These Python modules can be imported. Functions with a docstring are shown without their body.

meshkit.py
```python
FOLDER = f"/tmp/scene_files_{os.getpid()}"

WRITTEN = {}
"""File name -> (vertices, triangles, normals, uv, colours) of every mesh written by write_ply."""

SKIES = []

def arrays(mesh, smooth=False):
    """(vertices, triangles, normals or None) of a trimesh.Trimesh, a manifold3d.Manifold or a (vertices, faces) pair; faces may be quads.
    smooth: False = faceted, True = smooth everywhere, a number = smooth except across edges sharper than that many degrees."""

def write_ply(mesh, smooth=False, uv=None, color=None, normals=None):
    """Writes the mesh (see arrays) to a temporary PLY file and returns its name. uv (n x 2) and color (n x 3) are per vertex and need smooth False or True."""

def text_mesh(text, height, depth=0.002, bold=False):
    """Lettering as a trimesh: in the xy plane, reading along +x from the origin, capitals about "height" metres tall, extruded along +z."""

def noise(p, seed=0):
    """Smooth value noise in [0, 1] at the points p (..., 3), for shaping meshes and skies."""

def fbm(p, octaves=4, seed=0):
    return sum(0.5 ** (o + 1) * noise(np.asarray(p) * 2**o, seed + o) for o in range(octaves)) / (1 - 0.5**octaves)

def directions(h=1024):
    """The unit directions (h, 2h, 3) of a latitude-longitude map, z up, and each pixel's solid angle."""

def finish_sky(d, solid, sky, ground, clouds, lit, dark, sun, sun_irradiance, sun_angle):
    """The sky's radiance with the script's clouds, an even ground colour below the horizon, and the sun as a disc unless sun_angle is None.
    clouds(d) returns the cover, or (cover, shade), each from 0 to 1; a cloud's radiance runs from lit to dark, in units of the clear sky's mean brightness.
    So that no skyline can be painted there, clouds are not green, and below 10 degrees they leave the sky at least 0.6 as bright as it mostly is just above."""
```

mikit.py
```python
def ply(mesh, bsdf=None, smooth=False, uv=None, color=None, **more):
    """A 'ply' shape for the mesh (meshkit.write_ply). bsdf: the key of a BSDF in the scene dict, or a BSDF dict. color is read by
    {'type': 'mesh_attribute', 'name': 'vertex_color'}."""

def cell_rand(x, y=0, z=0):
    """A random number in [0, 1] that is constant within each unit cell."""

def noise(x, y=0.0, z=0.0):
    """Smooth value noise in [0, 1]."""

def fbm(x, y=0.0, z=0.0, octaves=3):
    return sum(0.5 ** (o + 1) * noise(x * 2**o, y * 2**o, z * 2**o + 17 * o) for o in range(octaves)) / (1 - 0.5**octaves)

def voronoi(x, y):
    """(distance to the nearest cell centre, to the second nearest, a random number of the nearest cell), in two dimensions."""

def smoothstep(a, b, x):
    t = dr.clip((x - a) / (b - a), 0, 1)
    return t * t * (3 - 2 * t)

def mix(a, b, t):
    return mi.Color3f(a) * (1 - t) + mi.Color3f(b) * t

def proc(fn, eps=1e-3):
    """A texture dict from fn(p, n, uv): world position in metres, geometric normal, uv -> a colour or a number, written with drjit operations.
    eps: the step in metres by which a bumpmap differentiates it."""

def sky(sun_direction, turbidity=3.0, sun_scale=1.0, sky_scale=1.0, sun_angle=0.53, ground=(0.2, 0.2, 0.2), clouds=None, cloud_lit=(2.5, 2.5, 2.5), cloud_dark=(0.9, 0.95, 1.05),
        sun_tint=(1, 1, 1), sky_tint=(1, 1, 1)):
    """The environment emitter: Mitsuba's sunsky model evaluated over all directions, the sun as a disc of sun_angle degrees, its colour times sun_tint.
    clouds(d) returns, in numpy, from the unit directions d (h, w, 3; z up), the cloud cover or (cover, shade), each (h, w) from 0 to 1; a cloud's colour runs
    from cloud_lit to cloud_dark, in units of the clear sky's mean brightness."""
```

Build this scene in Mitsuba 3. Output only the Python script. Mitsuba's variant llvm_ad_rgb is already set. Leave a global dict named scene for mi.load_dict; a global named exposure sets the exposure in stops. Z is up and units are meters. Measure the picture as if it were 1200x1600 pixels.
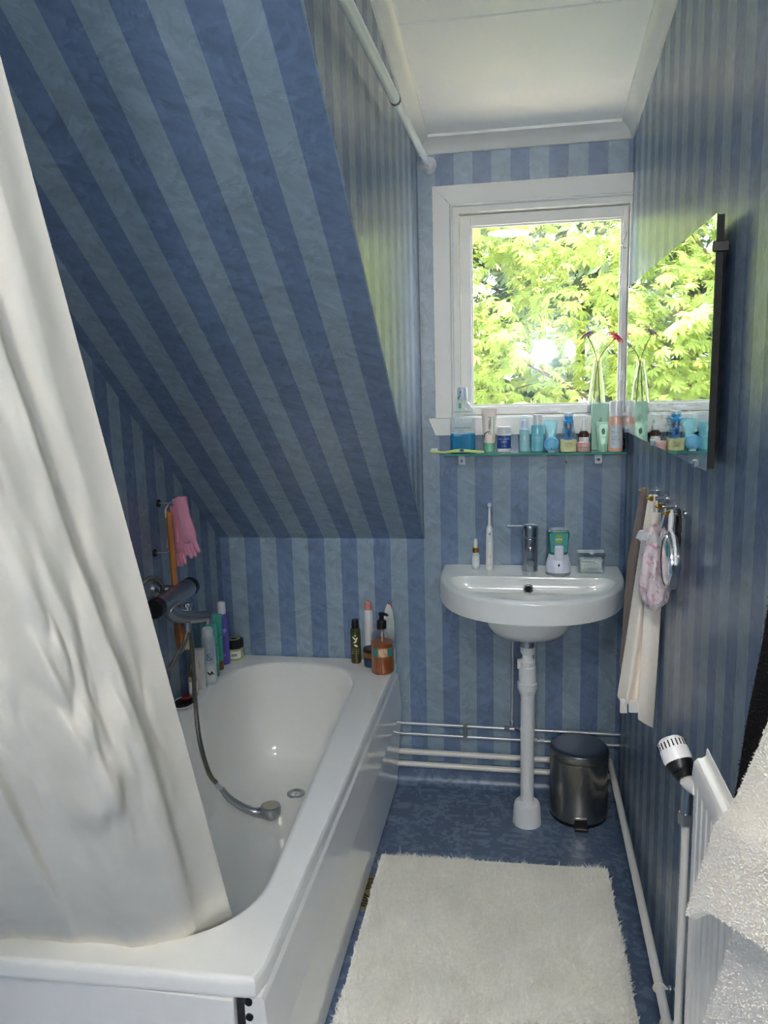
import math, random
import numpy as np, trimesh, mitsuba as mi, drjit as dr
import mikit, meshkit
from mikit import noise, fbm, smoothstep, mix
from shapely.geometry import Polygon, Point, LineString, box as sbox
from shapely import affinity
from shapely.ops import unary_union
T4 = mi.ScalarTransform4f
scene, labels = {}, {}
# ------------------------------------------------------------------ camera, sky, lights, exposure
EYE = np.array([0, 0, 1.5043])
FWD = np.array([-0.17331373, 0.97074203, -0.16619947]); UP = np.array([-0.00168694, 0.16846042, 0.98570698])
scene['camera'] = {'type': 'perspective', 'fov': 2 * math.degrees(math.atan(600 / 1203.2)), 'fov_axis': 'x', 'near_clip': 0.02, 'far_clip': 500,
                   'to_world': T4().look_at(origin=EYE.tolist(), target=(EYE + FWD).tolist(), up=UP.tolist())}
exposure = 3.35
SUN = (0.55, -0.12, 0.83)
scene['sky'] = mikit.sky(SUN, turbidity=4.0, sun_scale=3.4, sky_scale=5.8, ground=(0.18, 0.2, 0.12),
                         clouds=lambda d: 0.55 * np.clip(meshkit.fbm(d * 3.0, 4, 5) * 2.2 - 0.5, 0, 1), cloud_lit=(2.2, 2.2, 2.2), cloud_dark=(1.2, 1.25, 1.3))
LAMP, LX, LY = 13.0, -0.08, -0.40
WALL_LAMP = 18.0
# ------------------------------------------------------------------ materials
def lin(c):
    if isinstance(c, str): c = [int(c[i:i + 2], 16) / 255 for i in (1, 3, 5)]
    return [x / 12.92 if x <= 0.04045 else ((x + 0.055) / 1.055) ** 2.4 for x in c]
def mat(name, color, rough=0.5, spec=0.5, metal=0.0, two=True, bump=None, **kw):
    base = color if isinstance(color, dict) else {'type': 'rgb', 'value': lin(color)}
    b = {'type': 'principled', 'base_color': base, 'roughness': rough, 'metallic': metal, **kw}
    if not metal: b['specular'] = spec
    if bump: b = {'type': 'bumpmap', 'nested_texture': mikit.proc(bump[0], bump[1]), 'scale': 1.0, 'bsdf': b}
    scene[name] = {'type': 'twosided', 'bsdf': b} if two else b
    return name
STRIPE, X0, Y0 = 0.0617, -0.216, 0.0
def wallpaper(p, n, uv):
    side = dr.abs(n.x) > 0.6
    c = dr.select(side, p.y - Y0, p.x - X0); d = dr.select(side, p.z, p.z - 0.6 * p.y)
    k = dr.floor(c / STRIPE); par = k - 2 * dr.floor(k / 2)
    s = fbm(c * 60 + 6 * noise(c * 9, d * 9), d * 60 + 6 * noise(c * 9 + 5, d * 9, 3), 1.0, 3)
    q = fbm(c * 24 + d * 40, d * 22 - c * 30 + 4 * s, 2.0, 3)
    big = noise(c * 3, d * 2.4, 7)
    t = 1.0 + 0.26 * (s - 0.5) + 0.40 * (q - 0.5) + 0.16 * (big - 0.5)
    return mix(lin('#647a99'), lin('#879aa9'), 1 - par) * t
def skin(p, n, uv): return 0.00009 * fbm(p.x * 420 + 3, p.y * 420, p.z * 420, 2)
scene['m_wallpaper'] = {'type': 'twosided', 'bsdf': {'type': 'bumpmap', 'nested_texture': mikit.proc(skin, 4e-4), 'scale': 1.0, 'bsdf': {'type': 'roughplastic', 'distribution': 'ggx', 'alpha': 0.09, 'int_ior': 1.75, 'nonlinear': False, 'diffuse_reflectance': mikit.proc(wallpaper)}}}
def vinyl(p, n, uv):
    a = fbm(p.x * 70 + 3 * noise(p.x * 20, p.y * 20), p.y * 70 + p.z * 70, p.z * 9, 3); b = fbm(p.x * 25, p.y * 25 + p.z * 25, 4, 2)
    t = smoothstep(0.42, 0.68, a * 0.7 + b * 0.3)
    return mix(lin('#4f607a'), lin('#67798f'), t)
mat('m_vinyl', mikit.proc(vinyl), 0.32, 0.5)
def wht(base, v):
    return lambda p, n, uv: mi.Color3f(lin(base)) * (1 - v + 2 * v * fbm(p.x * 6, p.y * 6, p.z * 6, 3))
mat('m_white_paint', mikit.proc(wht('#dedbd4', 0.03)), 0.35)
mat('m_ceiling', mikit.proc(wht('#faf7f0', 0.015)), 0.45, 0.4)
mat('m_enamel', '#e6e6e2', 0.06, 0.55)
mat('m_panel', '#dddcda', 0.1, 0.5)
mat('m_ceramic', '#e9ebe9', 0.07, 0.55)
mat('m_radiator', '#f3efe9', 0.25)
mat('m_pipe_white', '#e4e1da', 0.3)
mat('m_plastic_white', '#e9e9e8', 0.3)
mat('m_plastic_pvc', '#dfe1e2', 0.35)
mat('m_chrome', (0.82, 0.83, 0.85), 0.1, metal=1.0)
mat('m_satin_chrome', (0.66, 0.68, 0.70), 0.28, metal=1.0)
mat('m_pipe_metal', '#c9ccd0', 0.35, metal=0.6)
mat('m_brass', '#c9a24a', 0.2, metal=1.0)
mat('m_gold', '#c69247', 0.22, metal=1.0)
def brushed(p, n, uv): return mi.Color3f(lin('#a7a39c')) * (0.85 + 0.3 * noise(p.x * 1200, p.y * 1200, p.z * 6))
mat('m_steel', mikit.proc(brushed), 0.27, metal=1.0)
mat('m_black', '#0d0d0f', 0.35); mat('m_black_matte', '#131314', 0.8)
mat('m_lid_grey', '#6c7684', 0.32, metal=0.85)
mat('m_dark_hole', '#060606', 0.9)
scene['m_mirror'] = {'type': 'twosided', 'bsdf': {'type': 'conductor', 'material': 'none', 'specular_reflectance': {'type': 'rgb', 'value': [0.86, 0.9, 0.88]}}}
scene['m_pane'] = {'type': 'thindielectric', 'int_ior': 1.5}
scene['m_clear_plastic'] = {'type': 'thindielectric', 'int_ior': 1.45, 'specular_transmittance': {'type': 'rgb', 'value': [0.93, 0.96, 0.96]}}
scene['m_clear_green'] = {'type': 'thindielectric', 'int_ior': 1.45, 'specular_transmittance': {'type': 'rgb', 'value': [0.1, 0.62, 0.5]}}
scene['m_glass'] = {'type': 'dielectric', 'int_ior': 1.5}
scene['m_shelf_glass'] = {'type': 'dielectric', 'int_ior': 1.5, 'specular_transmittance': {'type': 'rgb', 'value': [0.72, 0.9, 0.84]}}
mat('m_shelf_edge', '#1f6e5f', 0.15)
def satin(p, n, uv): return mi.Color3f(lin('#efe9dc')) * (0.97 + 0.06 * noise(p.x * 40, p.y * 40, p.z * 8))
scene['m_curtain'] = {'type': 'principledthin', 'base_color': mikit.proc(satin), 'roughness': 0.27, 'diff_trans': 0.3, 'spec_trans': 0.0, 'eta': 1.45}
def terry(base, f=700):
    return lambda p, n, uv: mi.Color3f(lin(base)) * (0.86 + 0.28 * fbm(p.x * f, p.y * f, p.z * f, 2))
def terry_b(p, n, uv): return 0.0004 * fbm(p.x * 450, p.y * 450, p.z * 450, 2)
mat('m_terry_white', mikit.proc(terry('#efebe3')), 0.95, 0.1, bump=(terry_b, 6e-4), sheen=0.5)
mat('m_terry_cream', mikit.proc(terry('#eee6da')), 0.95, 0.1, bump=(terry_b, 6e-4), sheen=0.4)
mat('m_pile', mikit.proc(terry('#f1f0ea', 160)), 0.95, 0.1)
mat('m_pile_robe', '#ebe7df', 0.95, 0.1)
def waffle_b(p, n, uv): return 0.0012 * dr.abs(dr.sin(p.z * 900) * dr.sin((p.x + p.y) * 900))
mat('m_waffle', mikit.proc(terry('#8d8079')), 0.95, 0.1, bump=(waffle_b, 5e-4))
mat('m_black_terry', mikit.proc(terry('#1b1b1d')), 0.95, 0.1, bump=(terry_b, 6e-4))
mat('m_glove', '#d391a6', 0.85, 0.15, bump=(terry_b, 6e-4)); mat('m_glove_in', '#a55670', 0.9, 0.1)
def woodf(p, n, uv): return mix(lin('#8c5526'), lin('#b4783c'), fbm(p.x * 120, p.y * 120, p.z * 14, 3))
mat('m_wood', mikit.proc(woodf), 0.45)
mat('m_bristle', '#cdbfa6', 0.9)
def leafy(a, b):
    return lambda p, n, uv: mix(lin(a), lin(b), noise(p.x * 2.3, p.y * 2.3, p.z * 2.3))
def leafmat(name, a, b, tr):
    scene[name] = {'type': 'principledthin', 'base_color': mikit.proc(leafy(a, b)), 'roughness': 0.5, 'diff_trans': tr, 'spec_trans': 0.0, 'eta': 1.4}
leafmat('m_leaf', '#8b9b4a', '#a9b56a', 0.8); leafmat('m_leaf_dark', '#6a7c50', '#8b9a6c', 0.5)
mat('m_bark', '#6a5f50', 0.9, 0.1)
mat('m_grass', mikit.proc(lambda p, n, uv: mix(lin('#c4c2ac'), lin('#d6d3c2'), fbm(p.x, p.y, 0, 3))), 0.95, 0.1)
_pc = {}
def col(c, rough=0.32, **kw):
    k = (c, rough, tuple(sorted(kw.items())))
    if k not in _pc: _pc[k] = mat('m_tone_%02d' % len(_pc), c, rough, **kw)
    return _pc[k]
# ------------------------------------------------------------------ scene-tree helpers
def numbered(n, table):
    if n not in table: return n
    i = 1
    while '%s_%03d' % (n, i) in table: i += 1
    return '%s_%03d' % (n, i)
_used = set()
class Thing:
    def __init__(s, name, label, cat=None, loc=(0, 0, 0), rz=0, group=None, kind=None, M=None):
        s.key = numbered(name, _used); _used.add(s.key)
        labels[s.key] = {'label': label}
        if cat: labels[s.key]['category'] = cat
        if group: labels[s.key]['group'] = group
        if kind: labels[s.key]['kind'] = kind
        s.M = M if M is not None else trimesh.transformations.translation_matrix(loc) @ trimesh.transformations.rotation_matrix(rz, [0, 0, 1])
    def part(s, name, mesh, bsdf, smooth=30, label=None, under=None, kind=None, emitter=None, **kw):
        k = numbered((under or s.key) + '__' + name, scene)
        m = mesh.copy(); m.apply_transform(s.M)
        scene[k] = mikit.ply(m, bsdf, smooth=smooth, **kw)
        if emitter: scene[k]['emitter'] = emitter
        if label or kind:
            labels[k] = {}
            if label: labels[k]['label'] = label
            if kind: labels[k]['kind'] = kind
        return k
def single(name, label, cat, mesh, bsdf, smooth=30, kind=None, group=None):
    k = numbered(name, _used); _used.add(k)
    scene[k] = mikit.ply(mesh, bsdf, smooth=smooth)
    labels[k] = {'label': label}
    if cat: labels[k]['category'] = cat
    if kind: labels[k]['kind'] = kind
    if group: labels[k]['group'] = group
    return k
# ------------------------------------------------------------------ mesh helpers
cat_ = trimesh.util.concatenate
def bx(x0, x1, y0, y1, z0, z1):
    return trimesh.creation.box(bounds=[[x0, y0, z0], [x1, y1, z1]])
def rbx(x0, x1, y0, y1, z0, z1, r=0.002, n=3):
    """rounded box: the hull of eight small spheres"""
    r = min(r, (x1 - x0) / 2.01, (y1 - y0) / 2.01, (z1 - z0) / 2.01)
    s = trimesh.creation.uv_sphere(radius=r, count=[2 * n, 4 * n]).vertices
    c = np.array([[x, y, z] for x in (x0 + r, x1 - r) for y in (y0 + r, y1 - r) for z in (z0 + r, z1 - r)])
    return trimesh.convex.convex_hull((c[:, None] + s[None]).reshape(-1, 3))
def prism(poly, h, axis='z', at=0.0):
    """polygon extruded along an axis: z: (x,y); y: (x,z); x: (y,z)"""
    if not isinstance(poly, Polygon): poly = Polygon(poly)
    m = trimesh.creation.extrude_polygon(poly, h, engine='earcut'); v = m.vertices.copy()
    if axis == 'z': v[:, 2] += at
    elif axis == 'y': v = np.c_[v[:, 0], v[:, 2] + at, v[:, 1]]; m.faces = m.faces[:, ::-1]
    else: v = np.c_[v[:, 2] + at, v[:, 0], v[:, 1]]
    return trimesh.Trimesh(v, m.faces, process=False)
def lathe(prof, n=28, c=(0, 0, 0)):
    m = trimesh.creation.revolve(np.array(prof, float), sections=n); m.apply_translation(c); return m
def loft(rings, cap0=True, cap1=True):
    R = np.array(rings); k, n = R.shape[:2]; V = R.reshape(-1, 3); F = []
    for i in range(k - 1):
        a = i * n + np.arange(n); b = i * n + (np.arange(n) + 1) % n
        F += [np.c_[a, b, b + n], np.c_[a, b + n, a + n]]
    V = list(V)
    if cap0:
        V.append(R[0].mean(0)); a = np.arange(n); F.append(np.c_[(a + 1) % n, a, np.full(n, len(V) - 1)])
    if cap1:
        V.append(R[-1].mean(0)); a = (k - 1) * n + np.arange(n); F.append(np.c_[a, (k - 1) * n + (np.arange(n) + 1) % n, np.full(n, len(V) - 1)])
    return trimesh.Trimesh(np.array(V), np.vstack(F), process=False)
def smooth_path(P, n=8):
    P = np.array(P, float); Q = np.vstack([2 * P[0] - P[1], P, 2 * P[-1] - P[-2]]); out = []
    for i in range(1, len(Q) - 2):
        for t in np.arange(n) / n:
            a, b, c, d = Q[i - 1:i + 3]
            out.append(0.5 * (2 * b + (c - a) * t + (2 * a - 5 * b + 4 * c - d) * t * t + (3 * b - a - 3 * c + d) * t ** 3))
    return np.array(out + [P[-1]])
def tube(P, r, n=12, sm=0, cap=True):
    P = smooth_path(P, sm) if sm else np.array(P, float); k = len(P)
    r = np.interp(np.linspace(0, 1, k), np.linspace(0, 1, len(r)), r) if np.ndim(r) else np.full(k, r)
    t = np.gradient(P, axis=0); t /= np.linalg.norm(t, axis=1, keepdims=True)
    a = np.cross(t[0], [0.31, 0.2, 0.93]); a = np.cross(t[0], [1, 0, 0]) if np.linalg.norm(a) < 1e-3 else a
    rings = []; ang = np.arange(n) / n * 2 * np.pi
    for i in range(k):
        a = a - t[i] * (a @ t[i]); a /= np.linalg.norm(a); b = np.cross(t[i], a)
        rings.append(P[i] + r[i] * (np.cos(ang)[:, None] * a + np.sin(ang)[:, None] * b))
    return loft(rings, cap, cap)
def sheet(f, nu, nv):
    """grid surface from f(u, v) -> (..., 3)"""
    u, v = np.meshgrid(np.linspace(0, 1, nu), np.linspace(0, 1, nv), indexing='ij'); P = f(u, v)
    i = np.arange(nu * nv).reshape(nu, nv); a, b, c, d = i[:-1, :-1], i[1:, :-1], i[1:, 1:], i[:-1, 1:]
    F = np.vstack([np.c_[a.ravel(), b.ravel(), c.ravel()], np.c_[a.ravel(), c.ravel(), d.ravel()]])
    return trimesh.Trimesh(np.asarray(P).reshape(-1, 3), F, process=False)
def thick(m, t):
    """a sheet given thickness: both faces and its border"""
    n = m.vertex_normals; V = np.vstack([m.vertices + n * t / 2, m.vertices - n * t / 2]); k = len(m.vertices)
    e = m.edges; es = m.edges_sorted; u, idx, cnt = np.unique(es, axis=0, return_index=True, return_counts=True)
    b = e[idx[cnt == 1]]
    F = np.vstack([m.faces, m.faces[:, ::-1] + k, np.c_[b[:, 1], b[:, 0], b[:, 0] + k], np.c_[b[:, 1], b[:, 0] + k, b[:, 1] + k]])
    return trimesh.Trimesh(V, F, process=False)
def polar(poly, n, c=None):
    """n points of a polygon's border, seen from c at even angles"""
    c = np.array(c if c is not None else poly.centroid.coords[0]); xy = np.array(poly.exterior.coords)[:-1] - c
    a = np.unwrap(np.arctan2(xy[:, 1], xy[:, 0])); r = np.hypot(*xy.T)
    if a[-1] < a[0]: xy, a, r = xy[::-1], a[::-1], r[::-1]
    t = np.arange(n) / n * 2 * np.pi; out = []
    xy2 = np.vstack([xy, xy[:1]]); A = np.r_[a, a[0] + 2 * np.pi]
    tt = (t - A[0]) % (2 * np.pi) + A[0]; j = np.clip(np.searchsorted(A, tt, side='right') - 1, 0, len(A) - 2)
    p, q = xy2[j], xy2[j + 1]; d = np.c_[np.cos(t), np.sin(t)]; e = q - p
    s = (p[:, 0] * e[:, 1] - p[:, 1] * e[:, 0]) / (d[:, 0] * e[:, 1] - d[:, 1] * e[:, 0])
    return d * s[:, None] + c
def rounded(quad, r, q=12): return Polygon(quad).buffer(-r, join_style=2).buffer(r, quad_segs=q)
def rect_ring(w, d, r, z, n=48, c=(0, 0)):
    P = polar(rounded([(-w / 2, -d / 2), (w / 2, -d / 2), (w / 2, d / 2), (-w / 2, d / 2)], min(r, w / 2.02, d / 2.02)), n, (0, 0))
    return np.c_[P + np.array(c), np.full(n, z)]
def section_loft(rows, n=48, caps=(True, True)):
    """rows of (z, width, depth, corner radius)"""
    return loft([rect_ring(w, d, r, z, n) for z, w, d, r in rows], *caps)
def wrap(m, R):
    """bend a flat mesh (x across, z up, y < 0 in front) round an upright cylinder of radius R"""
    v = m.vertices; a = v[:, 0] / R; r = R - v[:, 1]
    m = m.copy(); m.vertices = np.c_[r * np.sin(a), -r * np.cos(a), v[:, 2]]; return m
def text(s, h, z, x=0.0, y=0.0, R=None, bold=False, vertical=False, depth=0.0004):
    m = meshkit.text_mesh(s, h, depth, bold); v = m.vertices.copy()
    v[:, :2] -= (v[:, :2].min(0) + v[:, :2].max(0)) / 2
    if vertical: v[:, :2] = np.c_[-v[:, 1], v[:, 0]]
    m.vertices = np.c_[v[:, 0] + x, y - v[:, 2], v[:, 1] + z]; m.faces = m.faces
    return wrap(m, R) if R else m
def patch(R, z0, z1, a, t=0.0004, c=0.0):
    """a label wrapped on a cylinder of radius R over the half angle a"""
    def f(u, v):
        w = c - a + 2 * a * u; return np.stack([(R + t) * np.sin(w), -(R + t) * np.cos(w), z0 + (z1 - z0) * v], -1)
    return thick(sheet(f, 14, 2), t)
def tufts(P, N, L, w, rng, lean=0.6):
    """small blades standing on the points P along N"""
    k = len(P); d = N + lean * rng.normal(size=(k, 3)); d /= np.linalg.norm(d, axis=1, keepdims=True)
    s = np.cross(d, rng.normal(size=(k, 3))); s /= np.linalg.norm(s, axis=1, keepdims=True)
    L = (L * rng.uniform(0.6, 1.25, k))[:, None]
    V = np.stack([P - s * w, P + s * w, P + d * L * 0.6 + s * w, P + d * L + 0.25 * L * rng.normal(size=(k, 3)), P + d * L * 0.6 - s * w], 1).reshape(-1, 3)
    b = 5 * np.arange(k)[:, None]
    F = np.vstack([b + [0, 1, 2], b + [0, 2, 4], b + [4, 2, 3]])
    return trimesh.Trimesh(V, F, process=False)
# ------------------------------------------------------------------ the room
XR, XC, XL, D = 0.354, -0.337, -1.115, 2.70
ZK, SL = 0.944, 0.8124                       # knee height and slope of the roof
CZ, CS = 2.287, 0.148                        # dormer ceiling height at the window wall and its slope
YM = D - (CZ - ZK) / (SL - CS)               # where roof slope and dormer ceiling meet
ZM, YB = CZ + CS * (D - YM), -1.25           # flat ceiling height, rear wall
def slope_z(y): return ZK + SL * (D - y)
def ceil_z(y): return CZ + CS * (D - y)
STR = dict(kind='structure')
single('floor', 'mottled blue vinyl floor', None, bx(XL - .1, XR + .1, YB - .1, D + .05, -0.12, 0), 'm_vinyl', False, **STR)
skirt = [(D - 0.035, 0.0), (D - 0.022, 0.004), (D - 0.010, 0.016), (D - 0.004, 0.036), (D - 0.003, 0.084), (D, 0.087), (D + 0.01, 0.087), (D + .01, -0.01), (D - 0.035, -0.01)]
single('baseboard_back', 'blue vinyl flooring turned up the back wall as a skirting', None, prism([(a, b) for a, b in skirt], XR - XL, 'x', XL), 'm_vinyl', 40, **STR)
WX0, WX1, WZ0, WZ1 = -0.222, XR, 1.372, 2.072
back = Polygon([(XL, 0), (XR, 0), (XR, CZ + .1), (XC - .05, CZ + .1), (XC - .05, ZK + .05), (XL, ZK + .05)]).difference(sbox(WX0, WZ0, WX1 + 1, WZ1))
wb = [prism(g, 0.2, 'y', D) for g in getattr(back, 'geoms', [back])]
single('wall_back', 'back wall with blue striped wallpaper around the window', None, cat_(wb), 'm_wallpaper', False, **STR)
single('wall_right', 'right wall with glossy blue striped wallpaper', None, bx(XR, XR + .12, YB - .1, D + .2, 0, ZM + .1), 'm_wallpaper', False, **STR)
single('wall_left', 'left wall with blue striped wallpaper under the roof slope', None, prism([(YB, 0), (D, 0), (D, ZK), (YM, ZM), (YB, ZM)], 0.1, 'x', XL - .1), 'm_wallpaper', False, **STR)
single('wall_rear', 'rear wall behind the camera', None, bx(XL - .1, XR + .1, YB - .1, YB, 0, ZM + .05), 'm_wallpaper', False, **STR)
single('ceiling_slope', 'sloping roof side covered with blue striped wallpaper', None, prism([(D, ZK), (D + .1, ZK), (D + .1, ZK + .06), (YM, ZM + .2), (YM, ZM)], XC - XL + .1, 'x', XL - .1), 'm_wallpaper', False, **STR)
single('wall_dormer', 'upright cheek of the dormer with pale blue striped wallpaper', None, prism([(D, ZK + .002), (D, CZ + .05), (YM - .05, ZM + .05), (YM, ZM + .002)], 0.05, 'x', XC - .05), 'm_wallpaper', False, **STR)
single('trim_1', 'thin pale edge strip along the roof slope and dormer cheek', None, tube([(XC + .001, D - .005, slope_z(D) + .002), (XC + .001, YM, ZM)], 0.0022, 8), 'm_wallpaper', True, **STR)
cl = Thing('ceiling', 'white boarded ceiling of the dormer', kind='structure')
ys = [D + .02, 2.073, 1.44, 0.81, YM]
for i in range(4):
    a, b = ys[i] - (0.0012 if i else 0), ys[i + 1] + 0.0012
    ch = 0.003
    cl.part('panel', prism([(a, ceil_z(a) + ch), (a - ch, ceil_z(a - ch)), (b + ch, ceil_z(b + ch)), (b, ceil_z(b) + ch), (b, ceil_z(b) + .02), (a, ceil_z(a) + .02)], XR - XC, 'x', XC), 'm_ceiling', False)
cl.part('backing', prism([(D + .1, ceil_z(D + .1) + .015), (YM - .05, ceil_z(YM - .05) + .015), (YM - .05, ZM + .15), (D + .1, ceil_z(D) + .15)], XR - XC + .1, 'x', XC - .05), 'm_ceiling', False)
cl.part('flat_panel', bx(XL - .1, XR + .1, YB - .1, YM + .002, ZM, ZM + .1), 'm_ceiling', False)
cove = [(0, -0.046), (0.006, -0.046), (0.010, -0.040), (0.016, -0.024), (0.030, -0.012), (0.040, -0.008), (0.042, -0.001), (0.042, 0.004), (0, 0.004)]
single('trim_2', 'white ceiling moulding over the window wall', None, prism([(D - a, ceil_z(D) + b + a * CS) for a, b in cove], XR - XC, 'x', XC), 'm_white_paint', 40, **STR)
def cove_side(x, s):
    rings = [[(x + s * a, y, ceil_z(y) + b) for a, b in cove] for y in (YM, D)]
    m = loft(np.array(rings)); return m
single('trim_3', 'white ceiling moulding along the dormer cheek', None, cove_side(XC, 1), 'm_white_paint', 40, **STR)
single('trim_4', 'white ceiling moulding along the right wall', None, cove_side(XR, -1), 'm_white_paint', 40, **STR)
# ------------------------------------------------------------------ window
w = Thing('window_1', 'white painted casement window looking out on a leafy tree', kind='structure')
cx0, cz1 = -0.287, 2.138
def mould(pts, x0=0.0):
    return pts
cas = Polygon([(cx0, 1.376), (WX0 - .002, 1.376), (WX0 - .002, WZ1), (XR, WZ1), (XR, cz1), (cx0, cz1)])
k = w.part('casing', cat_([prism(Polygon([(cx0, 1.376), (WX0 - .004, 1.376), (WX0 - .004, WZ1 + .002), (cx0, cz1)]), 0.016, 'y', D - .016),
                       prism(Polygon([(cx0 + .001, cz1), (WX0 - .003, WZ1 + .003), (XR, WZ1 + .003), (XR, cz1)]), 0.016, 'y', D - .016)]), 'm_white_paint', False)
w.part('casing_bead', cat_([tube([(WX0 - .004, D - .014, 1.376), (WX0 - .004, D - .014, WZ1 + .003)], 0.006, 10), tube([(WX0 - .004, D - .014, WZ1 + .003), (XR, D - .014, WZ1 + .003)], 0.006, 10)]), 'm_white_paint', True, under=k)
w.part('jamb', cat_([bx(WX0 - .001, WX0 + .019, D - .012, D + .12, 1.376, WZ1), bx(WX0, XR, D - .012, D + .12, WZ1 - .021, WZ1 + .001), bx(WX0, XR, D - .006, D + .12, 1.36, 1.381), bx(XR - .004, XR, D - .006, D + .12, 1.376, WZ1)]), 'm_white_paint', False)
sx0, sx1, sz0, sz1, sy = WX0 + .021, XR - .005, 1.382, WZ1 - .023, D + .022
gx0, gx1, gz0, gz1 = -0.163, 0.330, 1.412, 2.012
def bar(a, b, c, d): return rbx(a, b, sy, sy + .036, c, d, 0.003, 2)
sa = w.part('sash', cat_([bar(sx0, gx0, sz0, sz1), bar(gx1, sx1, sz0, sz1), bar(gx0 - .002, gx1 + .002, sz0, gz0), bar(gx0 - .002, gx1 + .002, gz1, sz1)]), 'm_white_paint', 30)
e = 0.005
w.part('glazing_bead', cat_([bx(gx0 - .001, gx0 + e, sy + .008, sy + .022, gz0, gz1), bx(gx1 - e, gx1 + .001, sy + .008, sy + .022, gz0, gz1), bx(gx0, gx1, sy + .008, sy + .022, gz0 - .001, gz0 + e), bx(gx0, gx1, sy + .008, sy + .022, gz1 - e, gz1 + .001)]), 'm_white_paint', False, under=sa)
w.part('pane', sheet(lambda u, v: np.stack([gx0 + (gx1 - gx0) * u, 0 * u + sy + .021, gz0 + (gz1 - gz0) * v], -1), 2, 2), 'm_pane', False)
w.part('sill', prism(Polygon([(-0.310, 1.375), (-0.286, 1.317), (XR, 1.317), (XR, 1.375)]), 0.036, 'y', D - .036), 'm_white_paint', False)
w.part('stay_bar', cat_([rbx(.055, .13, sy - .01, sy - .004, 1.391, 1.396, .001), rbx(.10, .135, sy - .016, sy + .002, 1.388, 1.400, .002), tube([(.055, sy - .007, 1.3935), (.045, sy - .007, 1.399), (.036, sy - .007, 1.396)], 0.0025, 8, 4)]), 'm_plastic_white')
w.part('hinge', cat_([rbx(sx1 - .012, sx1 - .002, sy - .006, sy + .001, 1.49, 1.50, .001), rbx(sx1 - .012, sx1 - .002, sy - .006, sy + .001, 1.505, 1.52, .001), tube([(sx1 - .005, sy - .006, 1.485), (sx1 - .005, sy - .006, 1.522)], .0025, 8)]), 'm_plastic_white')
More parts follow.
